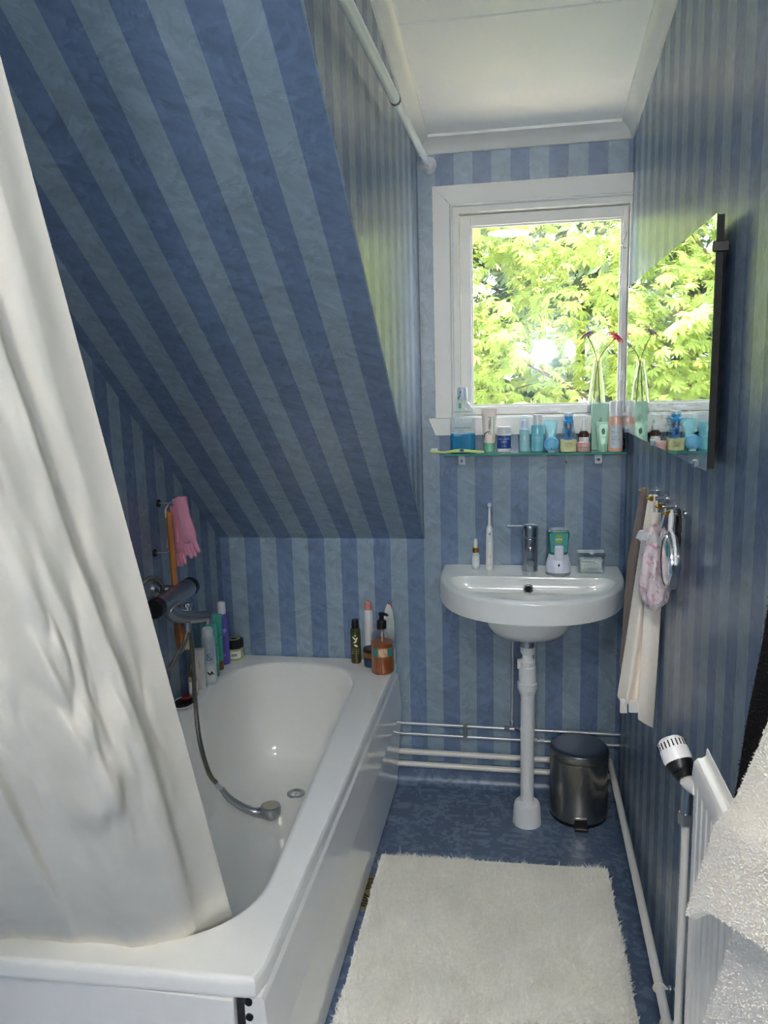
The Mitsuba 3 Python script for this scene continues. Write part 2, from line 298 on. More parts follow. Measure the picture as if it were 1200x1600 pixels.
w.part('hook', tube([(sx1 - .008, sy - .003, 1.965), (sx1 - .009, sy - .008, 1.95), (sx1 - .018, sy - .012, 1.935), (sx1 - .021, sy - .010, 1.925), (sx1 - .016, sy - .006, 1.915), (sx1 - .006, sy - .004, 1.914)], 0.0018, 8, 5), 'm_satin_chrome', label='small metal hook on the right of the sash')
# ------------------------------------------------------------------ bathtub
RZ = 0.488
tb = Thing('bathtub', 'white enamelled bathtub under the roof slope with a white side panel', 'bathtub')
outer = [(-1.088, 1.10), (-0.443, 1.122), (-0.443, 2.693), (-1.088, 2.693)]
inner = [(-1.038, 1.188), (-0.508, 1.198), (-0.572, 2.615), (-1.036, 2.615)]
floorq = [(-0.985, 1.36), (-0.575, 1.36), (-0.625, 2.47), (-0.975, 2.47)]
C0, NB = (-0.78, 1.9), 220
Po, Pi, Pf = polar(rounded(outer, .018), NB, C0), polar(rounded(inner, .19), NB, C0), polar(rounded(floorq, .15), NB, C0)
rings = []
def ring(P, z): rings.append(np.c_[P, np.full(NB, z)])
def shr(P, d):                               # moved towards the inside by d
    v = np.array(C0) - P; t = np.roll(P, -1, 0) - np.roll(P, 1, 0); n = np.c_[-t[:, 1], t[:, 0]]; n /= np.linalg.norm(n, axis=1, keepdims=True)
    return P + n * d
ring(shr(Po, .02), .448); ring(shr(Po, .004), .447); ring(shr(Po, .001), .450); ring(Po, .456); ring(Po, .474); ring(shr(Po, .0012), .481); ring(shr(Po, .005), .4865); ring(shr(Po, .011), RZ)
for s, z in ((-.016, RZ + .0005), (-.009, RZ - .001), (-.003, RZ - .005)): ring(shr(Pi, s), z)
for th in np.linspace(0.0, 1.0, 20):
    a = th * np.pi / 2; h = 1 - max(math.cos(a), 0) ** 0.62; zf = math.sin(a) ** 0.62
    ring(Pi * (1 - h) + Pf * h, .478 - (.478 - .105) * zf)
dr_c = np.array([-0.765, 2.385])
for s in (.75, .5, .25): ring(dr_c + (Pf - dr_c) * s, .105 - .006 * (1 - s))
tb.part('basin', loft(rings, False, True), 'm_enamel', 40)
side = [(-.465, .452), (-.444, .448), (-.4385, .440), (-.4285, .315), (-.430, .300), (-.452, .020), (-.452, .012), (-.475, .012), (-.475, .43)]
tb.part('side_panel', prism(Polygon(side), 2.662 - 1.128, 'y', 1.128), 'm_panel', False)
tb.part('end_panel', rbx(-1.085, -.492, 1.118, 1.136, .012, .446, .004), 'm_panel', 30)
for z in (.438, .408): tb.part('bolt', lathe([(0, 0), (.007, 0), (.007, .006), (0, .006)], 14).apply_transform(trimesh.transformations.rotation_matrix(np.pi / 2, [1, 0, 0])).apply_translation((-.467, 1.131, z)), 'm_black')
d = tb.part('drain', lathe([(0.014, -.004), (.016, -.001), (.022, .0025), (.027, .0028), (.031, .001), (.031, -.003)], 32, (dr_c[0], dr_c[1], .1015)), 'm_satin_chrome', True, label='round metal bath drain')
tb.part('grate', cat_([lathe([(0, 0), (.0165, 0)], 24, (dr_c[0], dr_c[1], .1)), ]), 'm_dark_hole', False, under=d)
tb.part('cross', cat_([bx(dr_c[0] - .015, dr_c[0] + .015, dr_c[1] - .0018, dr_c[1] + .0018, .1, .102), bx(dr_c[0] - .0018, dr_c[0] + .0018, dr_c[1] - .015, dr_c[1] + .015, .1, .102)]), 'm_satin_chrome', False, under=d)
# ------------------------------------------------------------------ sink
SZ = 0.854
sk = Thing('sink', 'white ceramic half-round washbasin below the glass shelf', 'sink')
def dshape(w, front, yb, n=60, p=2.35):
    t = np.linspace(np.pi, 2 * np.pi, n); cx = .036
    x = np.sign(np.cos(t)) * np.abs(np.cos(t)) ** (2 / p) * w / 2 + cx; y = np.sin(t); y = np.sign(y) * np.abs(y) ** (2 / p)
    y0 = 2.60; return Polygon(list(zip(x, y0 + y * (y0 - front))) + [(cx + w / 2, yb), (cx - w / 2, yb)])
CS0, NS = (.036, 2.50), 144
so = polar(dshape(.606, 2.222, D - .001).buffer(-.008).buffer(.008), NS, CS0)
bowl = polar(dshape(.545, 2.252, 2.532).buffer(-.045).buffer(.045), NS, (.036, 2.42))
bowlc = np.array([.03, 2.42])
K = []
def sring(P, z): K.append(np.c_[P, np.broadcast_to(z, len(P))])
UC = np.array([.030, 2.425]); _t = np.arange(NS) / NS * 2 * np.pi; under = np.c_[.138 * np.cos(_t), .122 * np.sin(_t)] + UC; neck = polar(Point(.028, 2.475).buffer(.05, quad_segs=24), NS, CS0)
sring(neck, .672); sring(neck * .3 + under * .7, .692); sring(under * .9 + neck * .1, .718); sring(under, .745); sring(under, .788); sring(so * .975 + under * .025, .788); sring(so * .992 + under * .008, .783); sring(so, .788); sring(so, SZ - .010)
def inn(P, d):
    t = np.roll(P, -1, 0) - np.roll(P, 1, 0); n = np.c_[-t[:, 1], t[:, 0]]; n /= np.linalg.norm(n, axis=1, keepdims=True) + 1e-12; return P + n * d
sring(inn(so, .002), SZ - .004); sring(inn(so, .008), SZ)
sring(inn(bowl, -.007), SZ); sring(inn(bowl, -.002), SZ - .002); sring(bowl, SZ - .008)
for th in np.linspace(.10, 1, 9):            # the wide shallow part, then the deep middle
    a = th * np.pi / 2; sring(bowlc + (bowl - bowlc) * (1 - .16 * (1 - math.cos(a))), SZ - .008 - .046 * math.sin(a))
for a, b, z in ((.25, .75, .7985), (.6, .4, .796), (.9, .1, .793)): sring((UC + (under - UC) * .9) * a + bowl * b, z)
for q, z in ((.86, .787), (.80, .770), (.66, .738), (.30, .712)): sring(UC + (under - UC) * q, z)
sk.part('basin', loft(K, True, True), 'm_ceramic', 40)
def facing_y(m, c):                          # a lathe turned to look towards -y, at c
    m.apply_transform(trimesh.transformations.rotation_matrix(np.pi / 2, [1, 0, 0])); m.apply_translation(c); return m
ov = sk.part('overflow', facing_y(lathe([(.0105, -.004), (.0105, .003), (.014, .004), (.0165, .002), (.0165, -.010)], 28), (.029, 2.517, .815)), 'm_chrome', True, label='chrome overflow ring')
sk.part('hole', facing_y(lathe([(0, .001), (.0128, .001)], 24), (.029, 2.5165, .815)), 'm_dark_hole', False, under=ov)
# drain pipe standing on the floor
tp = Thing('waste_pipe', 'white plastic waste pipe standing on the floor under the washbasin', 'pipe', (.027, 2.475, 0))
tp.part('tailpiece', lathe([(0, .63), (.0215, .63), (.0225, .632), (.0225, .676), (0, .676)], 32), 'm_chrome', label='chrome tailpiece')
tp.part('collar', lathe([(0, .606), (.0195, .606), (.024, .612), (.024, .629), (.0215, .632), (0, .632)], 32), 'm_plastic_pvc')
tp.part('connector', lathe([(0, .58), (.0175, .58), (.0175, .608), (0, .608)], 32), 'm_plastic_pvc')
tp.part('collar', lathe([(0, .566), (.025, .566), (.0265, .57), (.0265, .582), (.024, .586), (0, .586)], 32), 'm_plastic_pvc')
tp.part('trap_body', lathe([(0, .505), (.029, .505), (.0292, .55), (.0285, .562), (.024, .568), (0, .568)], 36), 'm_plastic_pvc')
tp.part('collar', lathe([(0, .468), (.026, .468), (.031, .482), (.033, .488), (.033, .506), (.030, .509), (0, .509)], 36), 'm_plastic_pvc')
tp.part('lower_pipe', lathe([(0, .04), (.0225, .04), (.0225, .47), (0, .47)], 36), 'm_plastic_pvc')
tp.part('clip_tab', rbx(-.034, -.024, -.012, .012, .556, .584, .003), 'm_plastic_pvc')
tp.part('floor_collar', lathe([(0, 0), (.048, 0), (.0485, .004), (.045, .062), (.042, .074), (.036, .080), (.0235, .082), (0, .082)], 40), 'm_plastic_pvc', label='wide white floor collar')
# faucet
fc = Thing('sink_faucet', 'chrome mixer tap on the washbasin with its lever turned left', 'faucet', (.036, 2.618, SZ))
fc.part('body', lathe([(0, 0), (.026, 0), (.0265, .002), (.0255, .006), (.0245, .05), (.0245, .112), (.0235, .114), (0, .114)], 36), 'm_chrome')
fc.part('spout', tube([(0, -.008, .072), (0, -.045, .068), (0, -.09, .058), (0, -.112, .05)], [.016, .015, .0135, .0125], 16, 4), 'm_chrome')
fc.part('head', lathe([(0, .117), (.0235, .117), (.0255, .120), (.0265, .150), (.024, .158), (.016, .162), (0, .163)], 36), 'm_chrome')
fc.part('lever', rbx(-.078, .0, -.012, .012, .1485, .1565, .003), 'm_chrome')
fc.part('indicator', facing_y(lathe([(0, .0), (.003, .0), (.003, .001), (0, .001)], 12), (0, -.0242, .096)), col('#b23a3a'), label='red and blue temperature dot')
# ------------------------------------------------------------------ pipes on the walls
def pipe(name, label, P, r, bsdf, sm=0): return single(name, label, 'pipe', tube(P, r, 14, sm), bsdf, True)
PY = D - .022
t = Thing('water_pipe', 'upper thin chrome water pipe running along the back wall, with a riser to the washbasin', 'pipe')
t.part('pipe', tube([(-.46, PY, .245), (XR, PY, .241)], .006, 12), 'm_pipe_metal', True)
t.part('riser', tube([(-.026, PY, .245), (-.023, PY, .50), (-.021, PY, .70), (-.012, PY - .03, .74)], .005, 12, 5), 'm_pipe_metal', True)
for q, r in (((-.044, .245), .009), ((-.008, .245), .009)): t.part('fitting', tube([(q[0] - .009, PY, q[1]), (q[0] + .009, PY, q[1])], r, 6), 'm_chrome', False)
for z in (.268, .60, .622): t.part('nut', tube([(-.025, PY, z - .007), (-.025, PY, z + .007)], .0085, 6), 'm_chrome', False)
t = Thing('water_pipe', 'lower thin chrome water pipe along the back wall, rising behind the white waste pipe', 'pipe')
t.part('pipe', tube([(-.46, PY, .2036), (XR, PY, .1995)], .006, 12), 'm_pipe_metal', True)
t.part('riser', tube([(.054, PY, .20), (.055, PY, .50), (.055, PY, .70), (.05, PY - .03, .74)], .005, 12, 5), 'm_pipe_metal', True)
for q in ((.058, .2025), (.082, .2025)): t.part('fitting', tube([(q[0] - .008, PY, q[1]), (q[0] + .008, PY, q[1])], .009, 6), 'm_pipe_metal', False)
t = Thing('pipe_clamp', 'small grey clamp holding both chrome pipes on the back wall', 'pipe clamp')
t.part('bracket', rbx(-.203, -.189, PY - .012, PY - .006, .186, .262, .002), 'm_satin_chrome'); t.part('foot', rbx(-.201, -.191, PY - .008, D, .215, .235, .002), 'm_satin_chrome')
for nm, z, xn, lab in (('heating_pipe', .133, .020, 'upper white heating pipe running round the corner from the back wall to the radiator side'), ('heating_pipe', .084, .030, 'lower white heating pipe running round the corner along the skirting')):
    x1 = .333 - (.010 if z > .1 else 0)
    pipe(nm, lab, [(-.46, PY - .002, z), (0.0, PY - .002, z - .002), (x1 - .03, PY - .003, z - .003), (x1 - .006, PY - .012, z - .003), (x1, PY - .04, z - .003), (x1 - .004, 2.0, z - .001), (x1 - .012, 1.2, z), (x1 - .012, .2, z)], .0105, 'm_pipe_white', 6)
for i, y in enumerate((1.62, 1.575)):
    z = .133 if i == 0 else .084
    t = Thing('pipe_clip', ('upper' if i == 0 else 'lower') + ' white clip holding a heating pipe to the right wall near the radiator', 'pipe clip')
    t.part('ring', tube([(.314 + (0 if i == 0 else .009) + .0125 * math.cos(a), y, z + .0125 * math.sin(a)) for a in np.linspace(0, 2 * np.pi, 17)], .003, 6, 0, False), 'm_pipe_white', True)
    t.part('screw', tube([(.326, y, z), (XR, y, z)], .005, 8), 'm_satin_chrome'); t.part('knob', trimesh.creation.icosphere(2, .008).apply_translation((.338, y, z)), 'm_satin_chrome', True)
# ------------------------------------------------------------------ floor drain, rug, bin
fd = Thing('floor_drain', 'tarnished square floor drain grate beside the bathtub', 'drain', (-.468, 2.035, 0))
g = sbox(-.055, -.075, .055, .075)
holes = []
for i in range(5):
    for s in (-1, 1):
        for q in (-1, 1):
            holes.append(affinity.rotate(sbox(-.020, -.0035, .020, .0035), s * q * 14).__class__(affinity.translate(affinity.rotate(sbox(-.019, -.0034, .019, .0034), s * q * (10 + 5 * i)), q * .024, s * (.062 - .0112 * i)).exterior.coords))
g = g.difference(unary_union(holes).intersection(sbox(-.048, -.068, .048, .068)))
fd.part('grate', cat_([prism(q, .003, 'z', .001) for q in getattr(g, 'geoms', [g])]), col('#9a8f6c', .35, metal=0.9), False)
fd.part('well', bx(-.053, .053, -.073, .073, .0002, .0012), 'm_dark_hole', False)
rng = np.random.default_rng(4)
rug = Thing('bath_rug', 'fluffy off-white bath rug on the blue floor', 'rug')
rq = Polygon([(-.440, 2.215), (.272, 2.232), (.292, 1.05), (-.432, 1.05)])
rug.part('backing', prism(rq.buffer(-.012).buffer(.006), .012, 'z', .001), 'm_pile', False)
P = rng.uniform([-.45, 1.05], [.3, 2.24], (62000, 2)); u = (2.22 - P[:, 1]) / 1.17
keep = (P[:, 0] > -.440 + .008 * u + .004) & (P[:, 0] < .272 + .02 * u - .004) & (P[:, 1] < 2.215 + (P[:, 0] + .44) * .024 - .004)
P = P[keep]; ed = np.array([rq.exterior.distance(Point(a)) for a in P]); P3 = np.c_[P, np.full(len(P), .008)]
flow = np.c_[meshkit.fbm(np.c_[P * 9, 0 * P[:, :1]], 3, 1) - .5, meshkit.fbm(np.c_[P * 9, 0 * P[:, :1]], 3, 2) - .5, np.full(len(P), .34)]
flow /= np.linalg.norm(flow, axis=1, keepdims=True)
rug.part('pile', tufts(P3, flow, .022 * np.clip(ed / .02, .55, 1), .0015, rng, .30), 'm_pile', False, kind='stuff')
bn = Thing('pedal_bin', 'brushed steel pedal bin with a grey lid beside the white waste pipe', 'bin', (.203, 2.552, 0), .02)
bn.M = bn.M @ np.diag([1, 1, 1.07, 1])
bn.part('foot_ring', lathe([(0, 0), (.094, 0), (.096, .004), (.096, .014), (0, .014)], 48), 'm_black')
bn.part('body', lathe([(0, .012), (.0965, .012), (.098, .015), (.098, .208), (.096, .21), (0, .21)], 56), 'm_steel')
l = bn.part('lid', lathe([(0, .246), (.03, .2455), (.075, .2425), (.091, .239), (.0945, .2355), (.0945, .2335), (.0955, .232)], 56), 'm_lid_grey', True, label='grey lid')
bn.part('lid_band', lathe([(.0955, .2335), (.099, .2305), (.1005, .224), (.1005, .214), (.099, .2115), (.0, .2115)], 56), 'm_steel', 30, under=l)
p_ = bn.part('pedal', rbx(-.022, .022, -.128, -.085, .006, .016, .003), 'm_black', label='black foot pedal')
bn.part('pedal_slot', bx(-.021, .021, -.0992, -.096, .008, .03), 'm_black', False, under=p_)
bn.part('trim_bar', rbx(-.020, .020, -.100, -.0965, .034, .037, .001), 'm_chrome', under=p_)
# ------------------------------------------------------------------ radiator
rd = Thing('radiator', 'white panel radiator on the right wall near the white robe', 'radiator')
x0, x1, y1, y0, z0, z1 = .267, .288, 1.18, .15, .30, .915
prof = []
n = 34
for i in range(n):
    a, b = y1 - .012 - (y1 - y0 - .024) * i / n, y1 - .012 - (y1 - y0 - .024) * (i + 1) / n
    prof += [(x0, a), (x0, a + (b - a) * .62), (x0 + .002, a + (b - a) * .72), (x0 + .002, a + (b - a) * .9)]
pp = Polygon([(x1, y1), (x0 + .006, y1)] + prof + [(x0 + .006, y0), (x1, y0)])
rd.part('panel', prism(pp, z1 - z0 - .03, 'z', z0), 'm_radiator', 20)
rd.part('top_rail', prism(Polygon([(x0 + .001, z1 - .036), (x0 - .001, z1 - .028), (x0 + .001, z1 - .008), (x0 + .006, z1 - .001), (x0 + .013, z1), (x1 - .003, z1 + .004), (x1 - .002, z1 + .016), (x1, z1 + .016), (x1 + .001, z1 - .036)]), y1 - y0 + .004, 'y', y0 - .002), 'm_radiator', 40)
for y in (1.05, .35):
    for zz in (.42, .8): rd.part('mount', bx(x1, XR, y - .015, y + .015, zz - .02, zz + .02), 'm_radiator', False)
v = rd.part('valve', tube([(.266, y1 + .030, .80), (.266, y1 + .030, .862)], .0095, 14), 'm_satin_chrome', label='nickel radiator valve')
rd.part('nut', tube([(.266, y1 + .030, .786), (.266, y1 + .030, .806)], .0125, 6), 'm_satin_chrome', False, under=v)
rd.part('union', tube([(.266, y1 + .032, .858), (.276, y1 - .01, .866)], .012, 12), 'm_radiator', under=v)
ax = np.array([-.25, .6, .6]); ax /= np.linalg.norm(ax); c = np.array([.2625, y1 + .035, .866])
h = rd.part('thermostat', tube([c + ax * .022, c + ax * .026, c + ax * .056, c + ax * .062], [.021, .0235, .0225, .017], 28), 'm_plastic_white', 40, label='cream thermostat head with slots')
slots = []
b1 = np.cross(ax, [0, 1, 0]); b1 /= np.linalg.norm(b1); b2 = np.cross(ax, b1)
for i in range(22):
    a = i / 22 * 2 * np.pi; dv = b1 * math.cos(a) + b2 * math.sin(a)
    slots.append(tube([c + ax * .044 + dv * .0222, c + ax * .055 + dv * .0218], .0014, 6))
rd.part('slots', cat_(slots), 'm_dark_hole', under=h)
rd.part('neck', tube([c - ax * .004, c + ax * .004, c + ax * .008, c + ax * .013, c + ax * .024], [.014, .0185, .0175, .0205, .0215], 24), 'm_black', 40, under=h)
single('riser_pipe', 'white upright pipe rising from the floor to the radiator valve', 'pipe', tube([(.267, y1 + .030, 0), (.266, y1 + .030, .79)], .0065, 14), 'm_pipe_white', True)
# ------------------------------------------------------------------ wall mirror
mr = Thing('wall_mirror', 'large rectangular frameless mirror on the right wall beside the window', 'mirror')
my0, my1, mz0, mz1 = 1.425, 2.50, 1.334, 1.767
mr.part('glass', sheet(lambda u, v: np.stack([0 * u + .3238, my0 + (my1 - my0) * u, mz0 + (mz1 - mz0) * v], -1), 2, 2), 'm_mirror', False)
mr.part('edge', bx(.324, .3256, my0, my1, mz0, mz1), col('#12382f', .15), False, label='green glass edge')
mr.part('backing', bx(.3256, .3365, my0 + .0005, my1 - .004, mz0 + .004, mz1 - .002), 'm_black_matte', False, label='black backing board')
for y in (1.6, 2.3):
    for z in (1.4, 1.7): mr.part('spacer', bx(.3365, XR, y - .02, y + .02, z - .02, z + .02), 'm_black', False)
for y, z, s in ((1.508, mz0, 1), (1.99, mz0, 1), (2.46, mz0, 1)):
    k = mr.part('clip', rbx(.318, .326, y - .007, y + .007, z - .003, z + .012, .003), 'm_chrome', label='small chrome mirror clip')
mr.part('clip', rbx(.319, .345, my0 - .004, my0 + .006, 1.705, 1.722, .002), 'm_black')
# ------------------------------------------------------------------ glass shelf
SH = 1.262
sf = Thing('glass_shelf', 'green-edged glass shelf under the window full of toiletries', 'shelf')
sf.part('glass', bx(-.252, .340, 2.562, 2.69, SH - .0062, SH), 'm_shelf_glass', False)
sf.part('edge', bx(-.252, .340, 2.5606, 2.5619, SH - .0062, SH), col('#3f8f7c', .15), False, label='dark green front edge of the glass')
for x in (-.200, .264):
    b = sf.part('bracket', cat_([rbx(x - .0135, x + .0135, D - .006, D, SH - .052, SH - .004, .002), rbx(x - .0135, x + .0135, D - .07, D - .002, SH - .0105, SH - .0064, .0015)]), 'm_satin_chrome', label='steel shelf bracket')
    sf.part('screw', facing_y(lathe([(0, .003), (.003, .0025), (.0045, 0), (0, 0)], 14), (x, D - .006, SH - .037)), 'm_chrome', True, under=b)
single('screw_hole', 'small dark screw hole in the wallpaper below the glass shelf', 'screw hole', facing_y(lathe([(0, .0008), (.0024, .0008), (.0026, 0), (0, 0)], 10), (.157, D, SH - .045)), 'm_dark_hole', False)
# ------------------------------------------------------------------ curtain rod and curtain
def rod_z(y): return 2.208 - .037 * (2.69 - y)
RX = -.300
rod = Thing('curtain_rod', 'white telescopic curtain rod under the ceiling, ending on the window wall', 'curtain rod')
rod.part('thin_tube', tube([(RX, 2.69, rod_z(2.69)), (RX, 1.98, rod_z(1.98))], .0105, 18), 'm_plastic_white', True)
rod.part('thick_tube', tube([(RX, 1.995, rod_z(1.995)), (RX, YB + .01, rod_z(YB))], .0125, 18), 'm_plastic_white', True)
rod.part('joint', tube([(RX, 2.0, rod_z(2.0)), (RX, 1.988, rod_z(1.988))], .0136, 18), 'm_black', 30, label='black ring where the tubes meet')
for y, s in ((D, 1), (YB, -1)):
    rod.part('flange', facing_y(lathe([(0, .022), (.014, .022), (.017, .018), (.024, .008), (.028, .003), (.028, 0), (0, 0)], 32), (0, 0, 0)).apply_transform(np.diag([1, s, 1, 1])).apply_translation((RX, y, rod_z(y))), 'm_plastic_white')
def curtain_pts(u, v):
    """u: 0 at the free edge, 1 at the near edge; v: 0 at the rod, 1 at the hem"""
    top = np.stack([RX + 0 * u, .31 - .80 * u, rod_z(.31 - .80 * u) - .018], -1)
    bu = np.array([0, .10, .22, .36, .50, .62, .74, .87, 1.0])
    bxs = np.array([-.575, -.640, -.735, -.855, -.965, -1.03, -1.06, -1.075, -1.08]); bys = np.array([1.345, 1.262, 1.226, 1.222, 1.228, 1.10, .92, .72, .52]); bzs = np.array([.40, .40, .40, .40, .41, .47, .50, .50, .5])
    bz_ = np.array([.40, .40, .40, .40, .41, .52, .54, .54, .54])
    bot = np.stack([np.interp(u, bu, bxs), np.interp(u, bu, bys), np.interp(u, bu, bz_)], -1)
    P = top * (1 - v)[..., None] + bot * v[..., None]
    amp = .055 * (1 - v) ** 1.2 * np.minimum(1, u * 6)
    wv = np.sin(2 * np.pi * (7 * u + .05)) * (.55 + .45 * np.cos(5 * u + 1.3))
    out = amp * wv + .006 * np.sin(2 * np.pi * (3.1 * u - .35 * v) + .6)
    body = np.sin(np.pi * np.clip(v * 1.02, 0, 1)) ** .8
    for c0, c1, wd, h in ((.115, .085, .030, .020), (.215, .205, .055, .030), (.36, .33, .045, .020), (.43, .52, .050, .026), (.60, .66, .06, .030), (.74, .84, .05, .03)):
        dlt = (u - (c0 + (c1 - c0) * v + .012 * np.sin(5 * v + 9 * c0))) / (wd * (.7 + .5 * v))
        out = out + 1.5 * h * body * np.where((dlt < 0) == (c0 in (.115, .36, .60)), np.exp(-(dlt / .45) ** 2), np.exp(-(dlt / 1.25) ** 2))
    q = np.stack([u * 7.0 + 1.6 * v, v * 4.2 - 1.5 * u, 0 * u], -1)
    out = out + (meshkit.fbm(q, 4, 3) - .5) * .034 * np.sin(np.pi * np.clip(v * 1.05, 0, 1))
    q2 = np.stack([u * 16.0 + 4.5 * v, v * 7.0 - 6 * u, 0 * u + 3], -1); zone = np.exp(-((v - .56) / .16) ** 2) * np.exp(-((u - .16) / .12) ** 2)
    out = out + np.abs(meshkit.fbm(q2, 3, 8) - .5) * .075 * zone
    out = out + np.exp(-((v - .66 - .5 * (u - .19)) / .030) ** 2) * np.exp(-((u - .19) / .05) ** 2) * .016 - np.exp(-((v - .70 - .5 * (u - .19)) / .03) ** 2) * np.exp(-((u - .21) / .05) ** 2) * .010
    out = out * np.clip(u / .05, 0, 1)
    return P + out[..., None] * np.array([.78, -.62, .05])
ct = Thing('shower_curtain', 'off-white satin shower curtain hanging into the near end of the bathtub', 'shower curtain')
ct.part('cloth', sheet(curtain_pts, 420, 220), 'm_curtain', True)
for i in range(9):
    y = .29 - .098 * i
    ct.part('ring', tube([(RX + .017 * math.cos(a), y, rod_z(y) - .004 + .019 * math.sin(a)) for a in np.linspace(0, 2 * np.pi, 17)], .0016, 6, 0, False), 'm_plastic_white', True)
# ------------------------------------------------------------------ bath mixer and hand shower
mxr = Thing('bath_mixer', 'chrome thermostatic bath mixer on the left wall above the bathtub', 'mixer tap')
cxm, zm = -1.02, .888
mxr.part('body', tube([(cxm, 1.985, zm), (cxm, 2.19, zm)], .0285, 32), 'm_satin_chrome', 30)
mxr.part('knob', tube([(cxm, 1.955, zm), (cxm, 1.958, zm), (cxm, 1.986, zm)], [.0265, .0285, .0285], 28), 'm_black', 30, label='black temperature knob')
mxr.part('knob', tube([(cxm, 2.188, zm), (cxm, 2.214, zm), (cxm, 2.22, zm)], [.0292, .0292, .025], 12), 'm_black', 30, label='black flow knob')
for y in (2.02, 2.16): mxr.part('wall_flange', tube([(XL, y, zm), (XL + .012, y, zm), (XL + .02, y, zm), (cxm, y, zm)], [.03, .028, .017, .015], 20), 'm_satin_chrome', 30)
mxr.part('spout', tube([(-1.014, 2.030, zm - .018), (-1.000, 2.048, zm - .042), (-.976, 2.076, zm - .056), (-.956, 2.105, zm - .066), (-.935, 2.136, zm - .072)], [.020, .0235, .0225, .0200, .0170, .0160], 18, 5), 'm_satin_chrome', True)
mxr.part('spout_tip', tube([(-.936, 2.134, zm - .066), (-.936, 2.134, zm - .094)], .0135, 18), 'm_chrome')
dk = mxr.part('diverter', tube([(-.972, 2.080, zm - .050), (-.972, 2.080, zm - .024)], .008, 14), 'm_chrome'); mxr.part('cap', tube([(-.972, 2.080, zm - .026), (-.972, 2.080, zm - .017), (-.972, 2.080, zm - .015)], [.0125, .0125, .011], 18), 'm_chrome', under=dk)
ox, oy = -.972, 2.066
mxr.part('outlet', tube([(ox, oy, zm - .07), (ox, oy, zm - .100)], [.0105, .009], 14), 'm_chrome')
hs = Thing('hand_shower', 'hand shower lying in the bathtub on its coiled metal hose', 'hand shower')
H = [(ox, oy, zm - .100), (-.968, 2.035, zm - .118), (-.962, 1.985, .757), (-.961, 1.915, .736), (-.966, 1.865, .746), (-.985, 1.80, .81), (-1.02, 1.83, .91), (-1.046, 1.935, .948), (-1.047, 1.98, .967), (-1.047, 2.035, .958), (-1.055, 2.09, .92), (-1.072, 2.12, .86), (-1.035, 2.135, .800), (-.990, 2.112, .775), (-.972, 2.086, .745), (-.952, 2.043, .69), (-.935, 2.004, .61), (-.932, 2.006, .48), (-.934, 2.058, .345), (-.945, 2.142, .255)]
hp = smooth_path(H, 22); rr = .0068 + .0009 * np.cos(np.arange(len(hp)) * np.pi)
seg = np.r_[0, np.cumsum(np.linalg.norm(np.diff(hp, axis=0), axis=1))]; ss = np.arange(0, seg[-1], .0022)
hp2 = np.stack([np.interp(ss, seg, hp[:, i]) for i in range(3)], 1)
hs.part('hose', tube(hp2, np.where(np.arange(len(hp2)) % 2, .0074, .0058), 8), col('#8b8880', .3, metal=1.0), False, label='coiled metal hose')
e0 = np.array(H[-1])
hs.part('ferrule', tube([e0 + (.004, -.022, .024), e0, e0 + (.006, .012, -.016)], [.0085, .009, .0095], 16), 'm_chrome')
hd = [e0 + (.006, .012, -.016), (-.922, 2.172, .196), (-.890, 2.188, .160), (-.852, 2.200, .136), (-.822, 2.205, .131), (-.800, 2.207, .134)]
hs.part('handle', tube(hd, [.0095, .0115, .013, .015, .018, .022], 18, 6), 'm_satin_chrome', True)
hc = np.array([-.796, 2.207, .142])
hs.part('head', lathe([(0, -.028), (.020, -.028), (.030, -.018), (.0325, -.006), (.0325, .012), (.031, .016), (.026, .017), (0, .017)], 32, hc), 'm_satin_chrome', 40)
hs.part('spray_plate', lathe([(0, .0185), (.0245, .0182), (.0255, .0165), (0, .0165)], 32, hc), col('#a9a28e', .4), 40, label='beige spray plate')
# ------------------------------------------------------------------ hooks, gloves and brush on the left wall
for i, (y, z) in enumerate(((2.225, 1.150), (2.175, 1.002))):
    t = Thing('wall_hook', ('upper' if i == 0 else 'lower') + ' small black hook on the left wall ' + ('holding the pink gloves' if i == 0 else 'behind the wooden back brush'), 'hook')
    t.part('plate', tube([(XL, y, z), (XL + .004, y, z)], .012, 18), 'm_black'); t.part('pin', tube([(XL + .003, y, z), (XL + .04, y + .002, z), (XL + .048, y + .002, z + .008)], .003, 10, 4), 'm_satin_chrome', True)
def hull_chain(J, R):
    out = []
    for a, b, ra, rb in zip(J[:-1], J[1:], R[:-1], R[1:]):
        s = trimesh.creation.icosphere(1).vertices; out.append(trimesh.convex.convex_hull(np.vstack([s * ra * [1, .62, 1] + a, s * rb * [1, .62, 1] + b])))
    return out
import manifold3d as m3
def fuse(parts, edge=.0035, it=6):
    M = None
    for q in parts:
        mm = m3.Manifold(m3.Mesh(np.asarray(q.vertices, np.float32), np.asarray(q.faces, np.uint32))); M = mm if M is None else M + mm
    M = M.refine_to_length(edge); g_ = M.to_mesh(); m = trimesh.Trimesh(g_.vert_properties[:, :3], g_.tri_verts, process=True)
    trimesh.smoothing.filter_taubin(m, iterations=it); return m
def glove(lean, open_cuff):
    J = lambda *p: np.array(p, float)
    parts = hull_chain([J(0, 0, 0), J(0, 0, -.05)], [.031, .029]) + hull_chain([J(0, 0, -.05), J(.004, 0, -.115)], [.029, .036])
    for i, (dx, L) in enumerate(((-.026, .055), (-.009, .068), (.010, .064), (.028, .050))):
        parts += hull_chain([J(dx * .75, 0, -.105), J(dx, -.002, -.13 - L * .35), J(dx * 1.1 + lean * .01, -.006, -.128 - L)], [.0115, .0105, .0088])
    parts += hull_chain([J(-.022, -.004, -.075), J(-.038, -.012, -.105), J(-.040, -.014, -.132)], [.012, .0105, .009])
    return fuse(parts)
